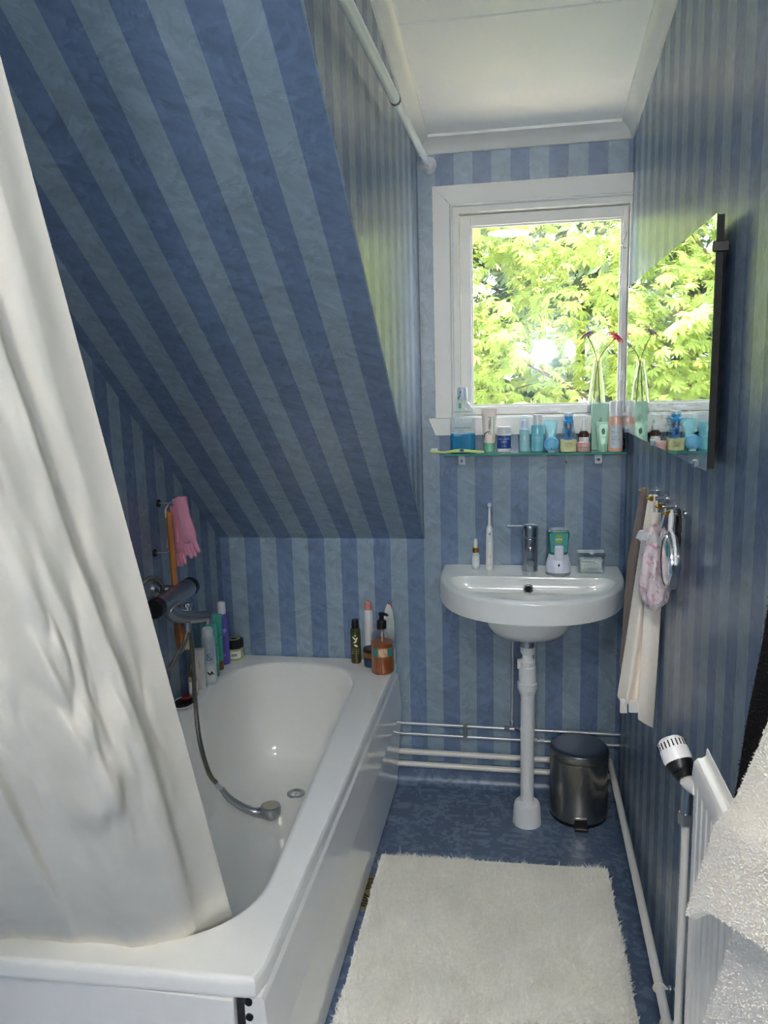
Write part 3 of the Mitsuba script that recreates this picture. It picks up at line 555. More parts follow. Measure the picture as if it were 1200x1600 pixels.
for i, (loc, rz, ry, lab) in enumerate((((-1.052, 2.222, 1.118), -.5, .05, 'pink exfoliating glove hanging behind the other one on the left wall'), ((-1.030, 2.205, 1.150), -.35, -.20, 'pink exfoliating glove in front, its open cuff up, on the left wall hook'))):
    M = trimesh.transformations.translation_matrix(loc) @ trimesh.transformations.rotation_matrix(rz, [0, 0, 1]) @ trimesh.transformations.rotation_matrix(ry, [0, 1, 0])
    t = Thing('exfoliating_glove', lab, 'glove', M=M @ np.diag([.88, .88, .84, 1]), group=None)
    t.part('hand', glove(1, True), 'm_glove', True)
    t.part('cuff', lathe([(.026, -.004), (.030, .0), (.031, .022), (.029, .026), (.026, .022)], 28).apply_transform(np.diag([1, .66, 1, 1])), 'm_glove', 40)
    t.part('lining', lathe([(0, .012), (.0265, .014), (.0275, .024)], 24).apply_transform(np.diag([1, .66, 1, 1])), 'm_glove_in', 40, label='dark pink inside of the cuff')
bb = Thing('back_brush', 'wooden bath brush with a long handle hanging on the left wall', 'brush')
def bshape():
    L = LineString([(-.004, 1.118), (-.003, 1.05), (.004, .95), (.012, .86), (.016, .80)]).buffer(.0125)
    return unary_union([L, affinity.translate(affinity.scale(Point(0, 0).buffer(1, quad_segs=16), .038, .062), .020, .745)])
bm = prism(bshape().buffer(.003).buffer(-.003), .014, 'y', -.007)
Mb = trimesh.transformations.translation_matrix((-1.062, 2.185, 0)) @ trimesh.transformations.rotation_matrix(-.9, [0, 0, 1])
bb.M = Mb
bb.part('handle', bm, 'm_wood', 40); bb.part('strap', tube([(-.004, -.009, 1.112), (-.006, -.008, 1.135), (0, .0, 1.152)], .0025, 8, 4), col('#c8b58c', .8), True)
bb.part('bristles', loft([np.c_[np.c_[.033 * np.cos(a), .056 * np.sin(a)] + [.020, .745], np.zeros(28)][:, [0, 2, 1]] + [0, y, 0] for y in (.006, .026) for a in [np.arange(28) / 28 * 2 * np.pi]]), 'm_bristle', 40, kind='stuff')
# ------------------------------------------------------------------ bottles
def cyl_bottle(t, rows, bsdf, name='body', n=32, label=None): return t.part(name, lathe([(0, rows[0][1])] + list(rows) + [(0, rows[-1][1])], n), bsdf, 32, label=label)
BR = RZ + .0005
# along the left rim of the tub (from the far corner towards the camera)
t = Thing('body_butter_jar', 'low green jar with a black lid in the far left corner of the bathtub', 'jar', (-1.062, 2.643, BR), .35)
cyl_bottle(t, [(.030, 0), (.0335, .003), (.0345, .012), (.0345, .044), (.033, .046)], col('#9fb07a'))
l = t.part('lid', lathe([(0, .078), (.03, .078), (.0355, .075), (.036, .072), (.036, .050), (.0345, .046), (0, .046)], 36), 'm_black', label='black screw lid')
t.part('emblem', lathe([(.012, .0786), (.026, .0786), (.026, .0782)], 28), col('#7d8466', .5), False, under=l)
lb = t.part('label', patch(.0345, .010, .038, .75), col('#e6e8dc', .5)); t.part('band', patch(.0348, .019, .029, .3), col('#8a9a72', .5), under=lb)
t = Thing('shampoo_bottle', 'tall violet shampoo bottle with a white cap next to the low green jar', 'bottle', (-1.080, 2.59, BR), .35)
cyl_bottle(t, [(.019, 0), (.0205, .003), (.0205, .17), (.019, .182), (.013, .192)], col('#5750a8'))
t.part('cap', lathe([(0, .192), (.0145, .192), (.0145, .232), (.013, .235), (0, .235)], 24), col('#e6e5ea'), label='white cap')
for z, tx, h in ((.135, 'SHINE', .006), (.128, 'SILVER', .006)): t.part('lettering', text(tx, h, z, R=.0206), col('#d8d4ee'), False)
t.part('stripe', cat_([patch(.0205, .108, .112, .18, c=c) for c in (-.45, .05, .5)]), col('#c24a78'))
t.part('emblem', text('ML', .010, .038, R=.0206), col('#c9c6e6'), False)
def squeeze(t, h, w, capz, body, capc, top=.004, d=.034):
    rows = []
    for f in np.linspace(0, 1, 9):
        e_ = f ** 1.3; rows.append((capz + (h - capz) * f, w * (.86 + .14 * f), d * (1 - e_) + .006 * e_, .03))
    t.part('body', section_loft(rows), body, 30)
    t.part('crimp', rbx(-w / 2, w / 2, -.002, .002, h - .012, h + top, .0015), body)
    t.part('cap', section_loft([(0, w * .80, d * .95, .03), (.002, w * .84, d, .03), (capz, w * .86, d, .03)]), capc, 30, label='screw cap')
t = Thing('conditioner_tube', 'teal squeeze tube standing on its brown cap left of the violet bottle', 'tube', (-1.080, 2.528, BR), .4)
squeeze(t, .205, .046, .034, col('#3e9d8d'), col('#6b4630'))
t.part('lettering', cat_([text('moroccanoil', .005, .135, y=-.0185), text('REPAIR', .004, .125, y=-.0185)]), col('#214f49'), False)
t = Thing('conditioner_tube', 'teal tube with a teal cap, second from the violet bottle', 'tube', (-1.072, 2.468, BR), .45)
squeeze(t, .188, .046, .046, col('#45a392'), col('#3b9080'))
t.part('lettering', text('moroccanoil', .005, .12, y=-.0185), col('#214f49'), False)
t = Thing('lotion_bottle', 'pale blue-white bottle with a leaf emblem on the left bathtub rim', 'bottle', (-1.060, 2.404, BR), .45)
cyl_bottle(t, [(.022, 0), (.024, .003), (.024, .15), (.022, .166), (.016, .176)], col('#c3cdd0'))
t.part('cap', lathe([(0, .170), (.019, .170), (.0195, .19), (.017, .198), (0, .2)], 28), col('#d4d9db'))
lb = t.part('label', cat_([patch(.024, .074, .130, .72)]), col('#aebdc8', .5)); t.part('label', patch(.024, .012, .068, .72), col('#d6dadb', .5))
t.part('emblem', text('&', .026, .100, R=.0246), col('#5b6f8a'), False, under=lb)
t.part('leaf', cat_([wrap(prism(affinity.translate(affinity.rotate(affinity.scale(Point(0, 0).buffer(1), .0022, .0085), a), x, .042), .0005, 'y', -.0005), .0246) for x, a in ((-.005, 35), (.003, -15), (.008, 30))]), 'm_black', False)
t = Thing('slim_carton', 'slim white carton standing on the left bathtub rim beside the pale bottle', 'carton', (-1.072, 2.352, BR), .3)
t.part('box', rbx(-.017, .017, -.012, .012, 0, .140, .0012), col('#d9d6cf', .5)); t.part('lettering', text('serum', .007, .09, y=-.0122, vertical=True), col('#8d8a85'), False)
t = Thing('serum_bottle', 'small glass serum bottle with a gold collar on the left bathtub rim', 'bottle', (-1.075, 2.295, BR), .45)
cyl_bottle(t, [(.014, 0), (.0155, .002), (.0155, .056), (.013, .062), (.009, .066)], col('#b9a98c', .15))
t.part('collar', lathe([(0, .066), (.0095, .066), (.0095, .084), (.0085, .085), (0, .085)], 24), 'm_gold', label='gold collar'); t.part('pump', lathe([(0, .085), (.006, .085), (.006, .103), (.004, .106), (0, .106)], 18), col('#8f8471', .3))
lb = t.part('label', patch(.0155, .012, .050, 1.0), col('#ece9e2', .5)); t.part('lettering', text('M', .009, .018, R=.0161), col('#3b3a39'), False, under=lb)
t = Thing('soap_dish', 'oval black dish with a white rim on the left bathtub rim by the curtain', 'dish', (-1.068, 2.205, BR), .1)
el = np.diag([.036, .052, 1, 1])
t.part('bowl', lathe([(0, 0), (.7, 0), (.95, .009), (1.0, .014), (.96, .015), (.9, .011), (0, .009)], 36).apply_transform(el), col('#dfe0e0'), 40); t.part('mat', lathe([(0, .0125), (.90, .0125), (.9, .010), (0, .010)], 32).apply_transform(el), 'm_black'); 
t.part('soap', rbx(-.014, .016, .006, .040, .0127, .027, .007), col('#6e1f2c', .3), label='dark red soap')
# far right corner of the tub
t = Thing('shower_gel', 'dark olive bottle with white leaf print on the far bathtub rim', 'bottle', (-.592, 2.648, BR), .15)
cyl_bottle(t, [(.0165, 0), (.0185, .003), (.0185, .118), (.017, .128), (.012, .132)], col('#3a3a1c', .2))
t.part('cap', lathe([(0, .131), (.0125, .131), (.0125, .16), (.0115, .163), (0, .163)], 24), 'm_black', label='black cap')
def leaf2(x, z, a, w=.0028, l=.0085): return wrap(prism(affinity.translate(affinity.rotate(affinity.scale(Point(0, 0).buffer(1), w, l), a), x, z), .0005, 'y', -.0005), .0186)
t.part('leaf_print', cat_([leaf2(-.005, .098, 40), leaf2(.004, .094, -35), leaf2(-.001, .084, -60, .003), leaf2(.002, .070, 60, .0035), wrap(prism(affinity.translate(Point(0, 0).buffer(.0032), 0, .108), .0005, 'y', -.0005), .0186)]), col('#d6d4bd', .5), False)
t.part('lettering', cat_([text('BODY WASH', .0034, z, R=.0187) for z in (.056, .048, .040)]), col('#8c8a66'), False)
t = Thing('deodorant_bottle', 'slim white bottle with a pink cap at the bathtub corner', 'bottle', (-.546, 2.672, BR), 0)
cyl_bottle(t, [(.0135, 0), (.0155, .002), (.0165, .18), (.0165, .185), (.014, .195)], col('#dcdcdc'))
t.part('cap', lathe([(0, .194), (.0125, .194), (.0128, .222), (.011, .226), (0, .226)], 24), col('#d68c84'), label='pink cap')
t = Thing('cream_jar', 'round dark blue jar with a copper lid behind the amber pump bottle', 'jar', (-.525, 2.622, BR), 0)
cyl_bottle(t, [(.028, 0), (.032, .003), (.032, .030), (.030, .033)], col('#14324a', .15)); l = t.part('lid', lathe([(0, .068), (.029, .068), (.033, .066), (.0335, .060)] + [(.0335, .034), (.032, .033), (0, .033)], 36), 'm_black', label='dark lid with a copper band'); t.part('band', lathe([(.0336, .036), (.0339, .037), (.0339, .056), (.0336, .057)], 36), col('#a8703d', .25, metal=1.0), under=l)
t = Thing('paddle_brush', 'white oval paddle brush with a red tip standing at the bathtub corner', 'brush', (-.470, 2.668, BR), .2)
t.part('paddle', prism(affinity.translate(affinity.scale(Point(0, 0).buffer(1, quad_segs=24), .0195, .09), 0, .13).union(sbox(-.012, 0, .012, .12)).buffer(.004).buffer(-.004), .012, 'y', -.006), col('#dcdcda'), 40)
t.part('tip', prism(affinity.translate(affinity.scale(Point(0, 0).buffer(1, quad_segs=24), .0185, .089), .0025, .133).intersection(sbox(-.004, .205, .03, .26)), .009, 'y', -.002), col('#b03040'), 40, label='red tip')
t = Thing('spray_bottle', 'tall clear plastic bottle half hidden behind the amber pump bottle', 'bottle', (-.457, 2.645, BR), 0)
t.part('body', lathe([(.0, 0), (.015, 0), (.017, .003), (.017, .17), (.013, .195), (.008, .20), (0, .2)], 28), 'm_clear_plastic', 30)
t.part('filling', lathe([(0, .002), (.0155, .002), (.0155, .06), (0, .06)], 24), col('#aebac0', .2))
t = Thing('soap_pump', 'amber liquid soap bottle with a black pump on the bathtub corner', 'bottle', (-.478, 2.568, BR), .2)
t.part('bottle', lathe([(0, 0), (.038, 0), (.041, .004), (.041, .132), (.039, .145), (.032, .156), (.018, .160), (.014, .161)], 40), 'm_clear_plastic', 30)
t.part('liquid', lathe([(0, .003), (.037, .003), (.0395, .006), (.0395, .112), (0, .112)], 36), {'type': 'principled', 'base_color': {'type': 'rgb', 'value': lin('#8f4712')}, 'roughness': .15, 'specular': .4}, 30, label='amber liquid')
lb = t.part('label', patch(.041, .066, .098, .95), col('#2f8078', .5), label='teal label with a rose emblem')
t.part('emblem', cat_([patch(.0414, .082 - .015, .082 + .017, .42)]), col('#b98a6a', .5), under=lb)
t.part('rose', cat_([wrap(tube([(r_ * math.cos(a), -.0005, .083 + r_ * math.sin(a)) for a in np.linspace(0, 5.2, 18)], .0009, 6), .0417) for r_ in (.003, .006, .0095, .013)]), col('#e3cdb9', .5), under=lb)
t.part('lettering', cat_([text('ROSE', .0055, .050, R=.0411), text('shower gel', .004, .041, R=.0411)]), col('#6a3a16'), False)
pm = t.part('pump', lathe([(0, .160), (.0165, .160), (.0165, .186), (.014, .190), (.008, .192), (.0075, .206), (.009, .208), (.009, .216), (0, .217)], 28), 'm_black', label='black pump head')
t.part('nozzle', tube([(0, 0, .212), (.015, -.012, .213), (.022, -.017, .209)], [.0065, .005, .004], 12, 4), 'm_black', under=pm); t.part('dip_tube', tube([(0, 0, .01), (0, 0, .16)], .003, 8), col('#c9a878', .3))
# on the washbasin
t = Thing('serum_bottle', 'small clear serum bottle with a white pump and gold collar on the washbasin', 'bottle', (-.150, 2.630, SZ + .0005), .05)
cyl_bottle(t, [(.0125, 0), (.0138, .002), (.0138, .05), (.0115, .056), (.009, .06)], col('#c9d2d3', .12)); lb = t.part('label', patch(.0138, .010, .046, .9), col('#eceeee', .5)); t.part('lettering', text('serum', .0035, .03, R=.0143), col('#77797b'), False, under=lb)
t.part('collar', lathe([(0, .058), (.0105, .058), (.0105, .074), (.0095, .075), (0, .075)], 24), 'm_gold', label='gold collar'); t.part('pump', lathe([(0, .075), (.0075, .075), (.0075, .094), (.0058, .102), (.0045, .106), (0, .106)], 20), 'm_plastic_white')
t = Thing('electric_toothbrush', 'white electric toothbrush standing on the washbasin', 'toothbrush', (-.102, 2.628, SZ + .0005), .1)
t.part('handle', section_loft([(0, .024, .024, .012), (.002, .026, .026, .012), (.10, .0255, .026, .0125), (.142, .022, .023, .011), (.152, .015, .016, .0075)], 36), 'm_plastic_white', 30)
t.part('button_plate', section_loft([(0, .0145, .004, .0019), (.038, .0145, .004, .0019)], 28).apply_translation((0, -.0122, .098)), col('#cfd6dc')); t.part('button', facing_y(lathe([(0, .001), (.0035, .001), (.004, 0), (0, 0)], 16), (0, -.0142, .126)), col('#8e9aa4')); t.part('light', facing_y(lathe([(0, .001), (.0014, .001), (.0014, 0), (0, 0)], 12), (0, -.0128, .045)), col('#4a545c'))
b = t.part('brush_head', tube([(0, 0, .15), (0, 0, .185), (0, -.001, .222)], [.0058, .0046, .0034], 14), 'm_plastic_white', True); t.part('disc', facing_y(lathe([(0, .006), (.006, .006), (.0072, .003), (.0072, -.004), (0, -.005)], 24), (0, -.003, .226)), 'm_plastic_white', under=b); t.part('bristles', facing_y(lathe([(0, .012), (.006, .012), (.0062, .005), (0, .005)], 20), (0, -.003, .226)), col('#a9c6dc', .7), under=b)
t.part('lettering', text('Oral', .006, .018, y=-.0135), col('#9aa3aa'), False)
t = Thing('soap_dispenser', 'automatic soap dispenser, white base and green refill, on the washbasin', 'soap dispenser', (.128, 2.575, SZ + .0005), .02)
t.part('foot', section_loft([(0, .080, .070, .034), (.002, .083, .073, .035), (.010, .083, .073, .035)]), col('#8b9093'), 30)
t.part('base', section_loft([(.0102, .084, .073, .035), (.030, .082, .071, .034), (.052, .073, .062, .030), (.066, .064, .056, .027), (.069, .060, .05, .025)]), col('#e3e6f4'), 30)
t.part('spout_column', section_loft([(.055, .034, .02, .009), (.09, .030, .022, .009), (.098, .030, .034, .009), (.103, .027, .03, .009)], 36).apply_translation((0, -.030, 0)), col('#e3e6f4'), 30)
t.part('refill', section_loft([(.066, .056, .046, .02), (.09, .062, .050, .02), (.138, .071, .052, .02), (.146, .068, .05, .02)]), col('#0f7462', .18, clearcoat=.6), 30, label='green soap refill')
t.part('refill_top', section_loft([(.146, .058, .042, .018), (.154, .056, .04, .018)]), 'm_clear_plastic', 30)
lb = t.part('front_label', prism(Polygon([(-.024, .082), (.024, .082), (.028, .142), (-.028, .142)]).buffer(.002), .0015, 'y', -.0285), col('#4f9a94', .3), label='teal front label')
t.part('logo', cat_([prism(affinity.translate(affinity.scale(Point(0, 0).buffer(1), .0135, .0145), 0, .124).intersection(sbox(-.05, z0_, .05, z1_)), .0006, 'y', -.0292) for z0_, z1_ in ((.107, .1195), (.1285, .14))]), col('#86ad3c', .4), False, under=lb)
t.part('lettering', text('Dettol', .0062, .124, y=-.0288, bold=True), col('#e8eee6'), False, under=lb); t.part('wave', prism(sbox(-.019, .094, .019, .104), .0006, 'y', -.0292), col('#2a6f9e', .4), False, under=lb)
t.part('drop', prism(affinity.translate(Polygon([(0, .0062), (.0034, 0), (.0034, -.002), (.002, -.004), (-.002, -.004), (-.0034, -.002), (-.0034, 0)]), 0, .037), .0008, 'y', -.0362), col('#2c2f36'), False)
t = Thing('cotton_bud_box', 'clear plastic box of white cotton buds on the right of the washbasin', 'box', (.236, 2.605, SZ + .0005), .02)
W, Dp, Hh = .043, .024, .072
def panel_box(x0, x1, y0, y1, z0, z1):
    return cat_([bx(x0, x1, y0, y0 + .001, z0, z1), bx(x0, x1, y1 - .001, y1, z0, z1), bx(x0, x0 + .001, y0, y1, z0, z1), bx(x1 - .001, x1, y0, y1, z0, z1), bx(x0, x1, y0, y1, z0, z0 + .001)])
t.part('tray', panel_box(-W, W, -Dp, Dp, 0, Hh - .016), 'm_clear_plastic', False); t.part('lid', cat_([bx(-W - .001, W + .001, -Dp - .001, -Dp, Hh - .022, Hh), bx(-W - .001, W + .001, Dp, Dp + .001, Hh - .022, Hh), bx(-W - .001, -W, -Dp, Dp, Hh - .022, Hh), bx(W, W + .001, -Dp, Dp, Hh - .022, Hh), bx(-W, W, -Dp, Dp, Hh - .001, Hh)]), 'm_clear_plastic', False)
t.part('tab', facing_y(lathe([(.003, 0), (.007, 0), (.008, .001), (.007, .002), (.003, .002)], 20), (0, -Dp, Hh + .002)), col('#cfd9dc', .2)); t.part('rim', cat_([tube([(-W, -Dp, z), (W, -Dp, z)], .0008, 6) for z in (Hh, Hh - .022, .001)]), col('#cfd9dc', .2))
rng = np.random.default_rng(9); sw = []
for i in range(64):
    y = rng.uniform(-.019, .019); z = .004 + .044 * (i / 64) + rng.uniform(0, .001); a = rng.uniform(-.05, .05); x_ = rng.uniform(-.003, .003)
    p, q = np.array([x_ - .034, y - .034 * a, z + rng.uniform(-.001, .001)]), np.array([x_ + .034, y + .034 * a, z + rng.uniform(-.001, .001)])
    sw.append(tube([p, p + (q - p) * .12, p + (q - p) * .17, p + (q - p) * .83, p + (q - p) * .88, q], [.0018, .0024, .0011, .0011, .0024, .0018], 6))
single('cotton_buds', 'white cotton buds piled in the clear box on the washbasin', 'cotton buds', cat_(sw).apply_transform(t.M), col('#eef1ee', .7), True, kind='stuff')
# ------------------------------------------------------------------ toiletries on the glass shelf
S0 = SH + .0006
t = Thing('mouthwash_bottle', 'clear mouthwash bottle with blue liquid at the left end of the glass shelf', 'bottle', (-.190, 2.632, S0))
t.part('bottle', section_loft([(0, .080, .046, .016), (.003, .084, .05, .017), (.135, .084, .05, .017), (.152, .070, .044, .02), (.166, .044, .034, .016), (.172, .032, .030, .0148), (.182, .030, .03, .0148)]), 'm_clear_plastic', 30)
t.part('liquid', section_loft([(.003, .079, .045, .015), (.006, .0815, .0475, .0155), (.062, .0815, .0475, .0155)]), {'type': 'principled', 'base_color': {'type': 'rgb', 'value': lin('#1fa0d6')}, 'roughness': .2, 'specular': .4, 'spec_trans': .35}, 30, label='blue mouthwash')
c_ = t.part('cap', lathe([(0, .176), (.0168, .176), (.0172, .178), (.0168, .214), (.0150, .2175), (0, .218)], 30), col('#c9ced6', .3), label='pale grey cap')
t.part('swoosh', wrap(prism(LineString([(-.017, .180), (-.012, .184), (-.008, .192), (-.006, .202)]).buffer(.003), .0006, 'y', -.0006), .0170), col('#4a9c86', .4), False, under=c_)
for z in (.082, .135): lb = t.part('label_line', prism(sbox(-.030, z, .030, z + .003), .0004, 'y', -.0254), col('#8ab8a4', .5), False)
t.part('lettering', text('FLUX', .017, .108, x=.006, y=-.0254, bold=True), col('#e8ece8', .5), False, under=lb); t.part('emblem', cat_([tube([(-.016 + r * math.cos(a), -.0256, .074 + r * math.sin(a)) for a in np.linspace(0, 2 * np.pi, 20)], .0007, 6, 0, False) for r in (.018, .013)]), col('#dfe7ea', .5), under=lb); t.part('green_tag', prism(sbox(-.012, .148, -.002, .166), .0006, 'y', -.0262), col('#5cae8b', .4), False, under=lb)
def tube_stand(name, lab, loc, h, wt, wb, capz, body, capc, rz=0., d=.03):
    t = Thing(name, lab, 'tube', loc, rz); rows = []
    for f in np.linspace(0, 1, 9): rows.append((capz + (h - capz) * f, wb + (wt - wb) * f, max(d * (1 - f ** 1.4), .003), .03))
    t.part('body', section_loft(rows), body, 30); t.part('crimp', rbx(-wt / 2, wt / 2, -.0018, .0018, h - .008, h + .004, .001), body); t.part('cap', lathe([(0, 0), (wb * .44, 0), (wb * .47, .002), (wb * .45, capz), (0, capz)], 28), capc, 30, label='cap'); return t
t = tube_stand('toothpaste_tube', 'beige toothpaste tube standing on its green cap beside the mouthwash', (-.101, 2.630, S0), .142, .050, .038, .030, col('#e6d6c6'), col('#7fc3a0'))
t.part('lettering', text('PRO-EMALJ', .0092, .080, x=.002, y=-.0125, vertical=True, bold=True), col('#4a5a68'), False); t.part('swoosh', tube([(-.014, -.0135, .040), (-.017, -.0125, .052), (-.011, -.0115, .064), (.0, -.011, .068), (.012, -.0118, .058)], [.0006, .0016, .0018, .0014, .0006], 8, 5), col('#23455c'), True); t.part('stripe', bx(.0125, .017, -.0105, -.0095, .060, .118), col('#8fcdb0'), False)
t = Thing('supplement_jar', 'white jar with a dark blue label on the glass shelf', 'jar', (-.051, 2.622, S0))
cyl_bottle(t, [(.022, 0), (.024, .002), (.024, .058), (.021, .062), (.019, .064)], 'm_plastic_white'); t.part('lid', lathe([(0, .063), (.0222, .063), (.0225, .065), (.0225, .082), (.021, .084), (0, .084)], 32), 'm_plastic_white')
lb = t.part('label', patch(.024, .012, .055, 1.2), col('#22458c', .4), label='dark blue label'); t.part('lettering', cat_([text('COLLAGEN', .0052, .044, R=.0246), text('FORTE', .0048, .034, R=.0246), text('60 tabs', .0036, .020, R=.0246)]), col('#dfe5f0'), False, under=lb)
t = Thing('foam_cleanser', 'slim aqua bottle with a clear domed cap on the glass shelf', 'bottle', (.016, 2.625, S0))
cyl_bottle(t, [(.015, 0), (.0165, .002), (.0165, .07), (.0155, .074), (.014, .075)], col('#a4d6d8', .25)); t.part('pump', lathe([(0, .075), (.008, .075), (.008, .098), (.006, .104), (0, .106)], 20), col('#e6e1f2')); t.part('dome_cap', lathe([(.0158, .075), (.0158, .108), (.0135, .117), (.008, .121), (0, .122)], 28), 'm_clear_plastic', True); t.part('emblem', prism(affinity.translate(affinity.scale(Point(0, 0).buffer(1), .003, .009), 0, .046), .0006, 'y', -.0170), col('#c9e6e8', .4), False)
t = Thing('lotion_bottle', 'turquoise lotion bottle with a white cap on the glass shelf', 'bottle', (.058, 2.625, S0))
cyl_bottle(t, [(.018, 0), (.02, .002), (.02, .082), (.018, .088), (.013, .09)], col('#7fcbd6', .22)); t.part('cap', lathe([(0, .088), (.015, .088), (.0153, .09), (.0153, .120), (.014, .122), (0, .122)], 28), 'm_plastic_white')
t.part('lettering', cat_([text('CLINIQUE', .0048, .046, R=.0201), text('clarifying', .003, .038, R=.0201), text('lotion', .003, .033, R=.0201)]), col('#e6f4f5'), False); t.part('emblem', wrap(prism(affinity.translate(affinity.scale(Point(0, 0).buffer(1), .0028, .010), 0, .068), .0006, 'y', -.0006), .0200), col('#d5eef0', .4), False)
t = tube_stand('cleanser_tube', 'turquoise tube standing behind the round blue face brush', (.103, 2.662, S0), .096, .047, .032, .024, col('#8fd0d6', .3), col('#7fccd3', .3)); t.part('emblem', prism(affinity.translate(affinity.scale(Point(0, 0).buffer(1), .003, .010), 0, .066), .0006, 'y', -.0135), col('#b9e6e8', .4), False)
t = Thing('face_brush', 'round blue silicone face brush on the glass shelf', 'brush', (.103, 2.592, S0))
fb = facing_y(lathe([(0, .012), (.012, .012), (.020, .009), (.0248, .003), (.0253, -.003), (.020, -.010), (0, -.012)], 36), (0, 0, .0252)); t.part('body', fb, col('#74bce2', .5), True)
t.part('ridge', cat_([tube([(x, -.0105 + abs(x) * .12, .0252 + r_), (0, -.0122, .0252 + r_ + .001), (-x, -.0105 + abs(x) * .12, .0252 + r_)], .0006, 6, 4) for r_, x in ((.021, .009), (.018, .013), (.015, .016))]), col('#7cc0e2', .5), True); t.part('button', facing_y(lathe([(0, .001), (.0016, .001), (.0016, 0), (0, 0)], 12), (.0, -.0118, .012)), 'm_black', False); t.part('stand', lathe([(0, 0), (.012, 0), (.010, .003), (0, .003)], 20), col('#dfe6ea'), 30)
t = Thing('moisturizer_bottle', 'square clear bottle with yellow lotion and a blue cartridge on the glass shelf', 'bottle', (.157, 2.592, S0))
t.part('bottle', section_loft([(0, .048, .048, .005), (.002, .052, .052, .006), (.075, .052, .052, .006), (.080, .046, .046, .008)]), 'm_clear_plastic', 30); t.part('lotion', section_loft([(.002, .049, .049, .005), (.039, .049, .049, .005)]), col('#ddd79a', .3), 30, label='yellow lotion')
t.part('cartridge', lathe([(0, .040), (.009, .040), (.011, .046), (.011, .080), (0, .080)], 24), col('#3f86d2', .25), label='blue cartridge'); t.part('frost', section_loft([(.041, .040, .040, .005), (.076, .040, .040, .005)]), 'm_clear_plastic', 30); t.part('collar', lathe([(0, .079), (.0165, .079), (.0165, .093), (0, .093)], 30), 'm_chrome')
t.part('cap', lathe([(0, .093), (.0155, .093), (.0160, .095), (.0160, .103), (.0135, .105), (.0135, .116), (.0, .116)], 30), col('#3fa3e0', .2), 30, label='blue cap'); t.part('cap_top', lathe([(0, .116), (.0152, .116), (.0155, .118), (.0150, .127), (0, .128)], 30), col('#cfe6f2', .2)); t.part('logo', cat_([tube([(.0032 * math.cos(a), -.0268, .062 + .0095 * math.sin(a)) for a in np.linspace(0, 2 * np.pi, 20)], .0013, 6, 0, False), bx(-.0009, .0009, -.0272, -.0266, .056, .068)]), col('#1f2f4d', .4)); t.part('lettering', cat_([text('CLINIQUE', .0034, .029, y=-.0262), text('dramatically', .003, .022, y=-.0262), text('different', .003, .017, y=-.0262)]), col('#55563a'), False)
t = Thing('dropper_bottle', 'small clear dropper bottle behind the square bottle on the glass shelf', 'bottle', (.168, 2.668, S0))
cyl_bottle(t, [(.014, 0), (.0155, .002), (.0155, .055), (.012, .062), (.008, .066)], 'm_clear_plastic'); t.part('serum', lathe([(0, .002), (.014, .002), (.014, .04), (0, .04)], 24), col('#d8dde0', .2)); t.part('collar', lathe([(0, .066), (.009, .066), (.009, .080), (0, .080)], 20), 'm_plastic_white'); t.part('bulb', lathe([(0, .080), (.005, .080), (.005, .098), (.003, .103), (0, .104)], 16), 'm_plastic_white')
t = Thing('dropper_bottle', 'amber dropper bottle with a white bulb behind the small pink jar', 'bottle', (.210, 2.645, S0))
cyl_bottle(t, [(.0155, 0), (.0172, .002), (.0172, .052), (.014, .060), (.008, .065)], col('#3c1a0e', .1), label='dark amber glass'); t.part('label', patch(.0172, .006, .044, 1.15), col('#dcdcd9', .5)); t.part('collar', lathe([(0, .064), (.0092, .064), (.0095, .066), (.0095, .079), (0, .079)], 22), 'm_plastic_white'); t.part('bulb', lathe([(0, .079), (.0058, .079), (.0055, .096), (.0035, .102), (0, .103)], 18), 'm_plastic_white')
t = Thing('lip_balm_jar', 'small pink glass jar at the front of the glass shelf', 'jar', (.205, 2.590, S0))
cyl_bottle(t, [(.0185, 0), (.0208, .002), (.0208, .014), (.019, .015)], col('#d9b3ac', .15)); t.part('lid', lathe([(0, .0155), (.0205, .0155), (.0208, .017), (.0208, .029), (.0195, .031), (0, .031)], 32), col('#eab9b3', .35), label='pink lid')
t = Thing('green_carton', 'upright pale green carton at the back of the glass shelf', 'carton', (.262, 2.658, S0))
t.part('box', rbx(-.027, .027, -.022, .022, 0, .153, .001), col('#9dc2ad', .55)); t.part('logo', cat_([tube([(.0 + .0028 * math.cos(a), -.0226, .100 + .0065 * math.sin(a)) for a in np.linspace(0, 2 * np.pi, 18)], .0009, 6, 0, False)]), col('#33463c', .4)); t.part('lettering', cat_([text('CLINIQUE', .0042, .060, x=-.006, y=-.0222), text('all about clean', .003, .052, x=-.004, y=-.0222)]), col('#60806f'), False); t.part('flap', rbx(-.026, .026, -.0225, -.020, .150, .1535, .0008), col('#9cc0ad', .55))
t = tube_stand('facial_soap_tube', 'mint green tube standing in front of the green carton', (.266, 2.588, S0), .092, .045, .032, .024, col('#b0dfc4', .3), col('#a9dbbe', .3), d=.026)
t.part('logo', cat_([tube([(.0034 * math.cos(a), -.0135, .066 + .0085 * math.sin(a)) for a in np.linspace(0, 2 * np.pi, 18)], .0014, 6, 0, False), bx(-.001, .001, -.0140, -.013, .061, .071)]), col('#3d6a52', .4)); t.part('lettering', text('facial soap', .0032, .047, y=-.0145), col('#6c9c84'), False)
t = Thing('face_lotion', 'peach-pink bottle with a white cap at the right end of the glass shelf', 'bottle', (.305, 2.588, S0))
cyl_bottle(t, [(.0215, 0), (.0235, .002), (.0235, .094), (.022, .099), (.0215, .112), (.019, .115)], col('#ecb9a2', .25)); t.part('cap', lathe([(0, .114), (.0205, .114), (.0208, .116), (.0208, .158), (.019, .162), (0, .162)], 32), col('#f1eeea'), label='white cap')
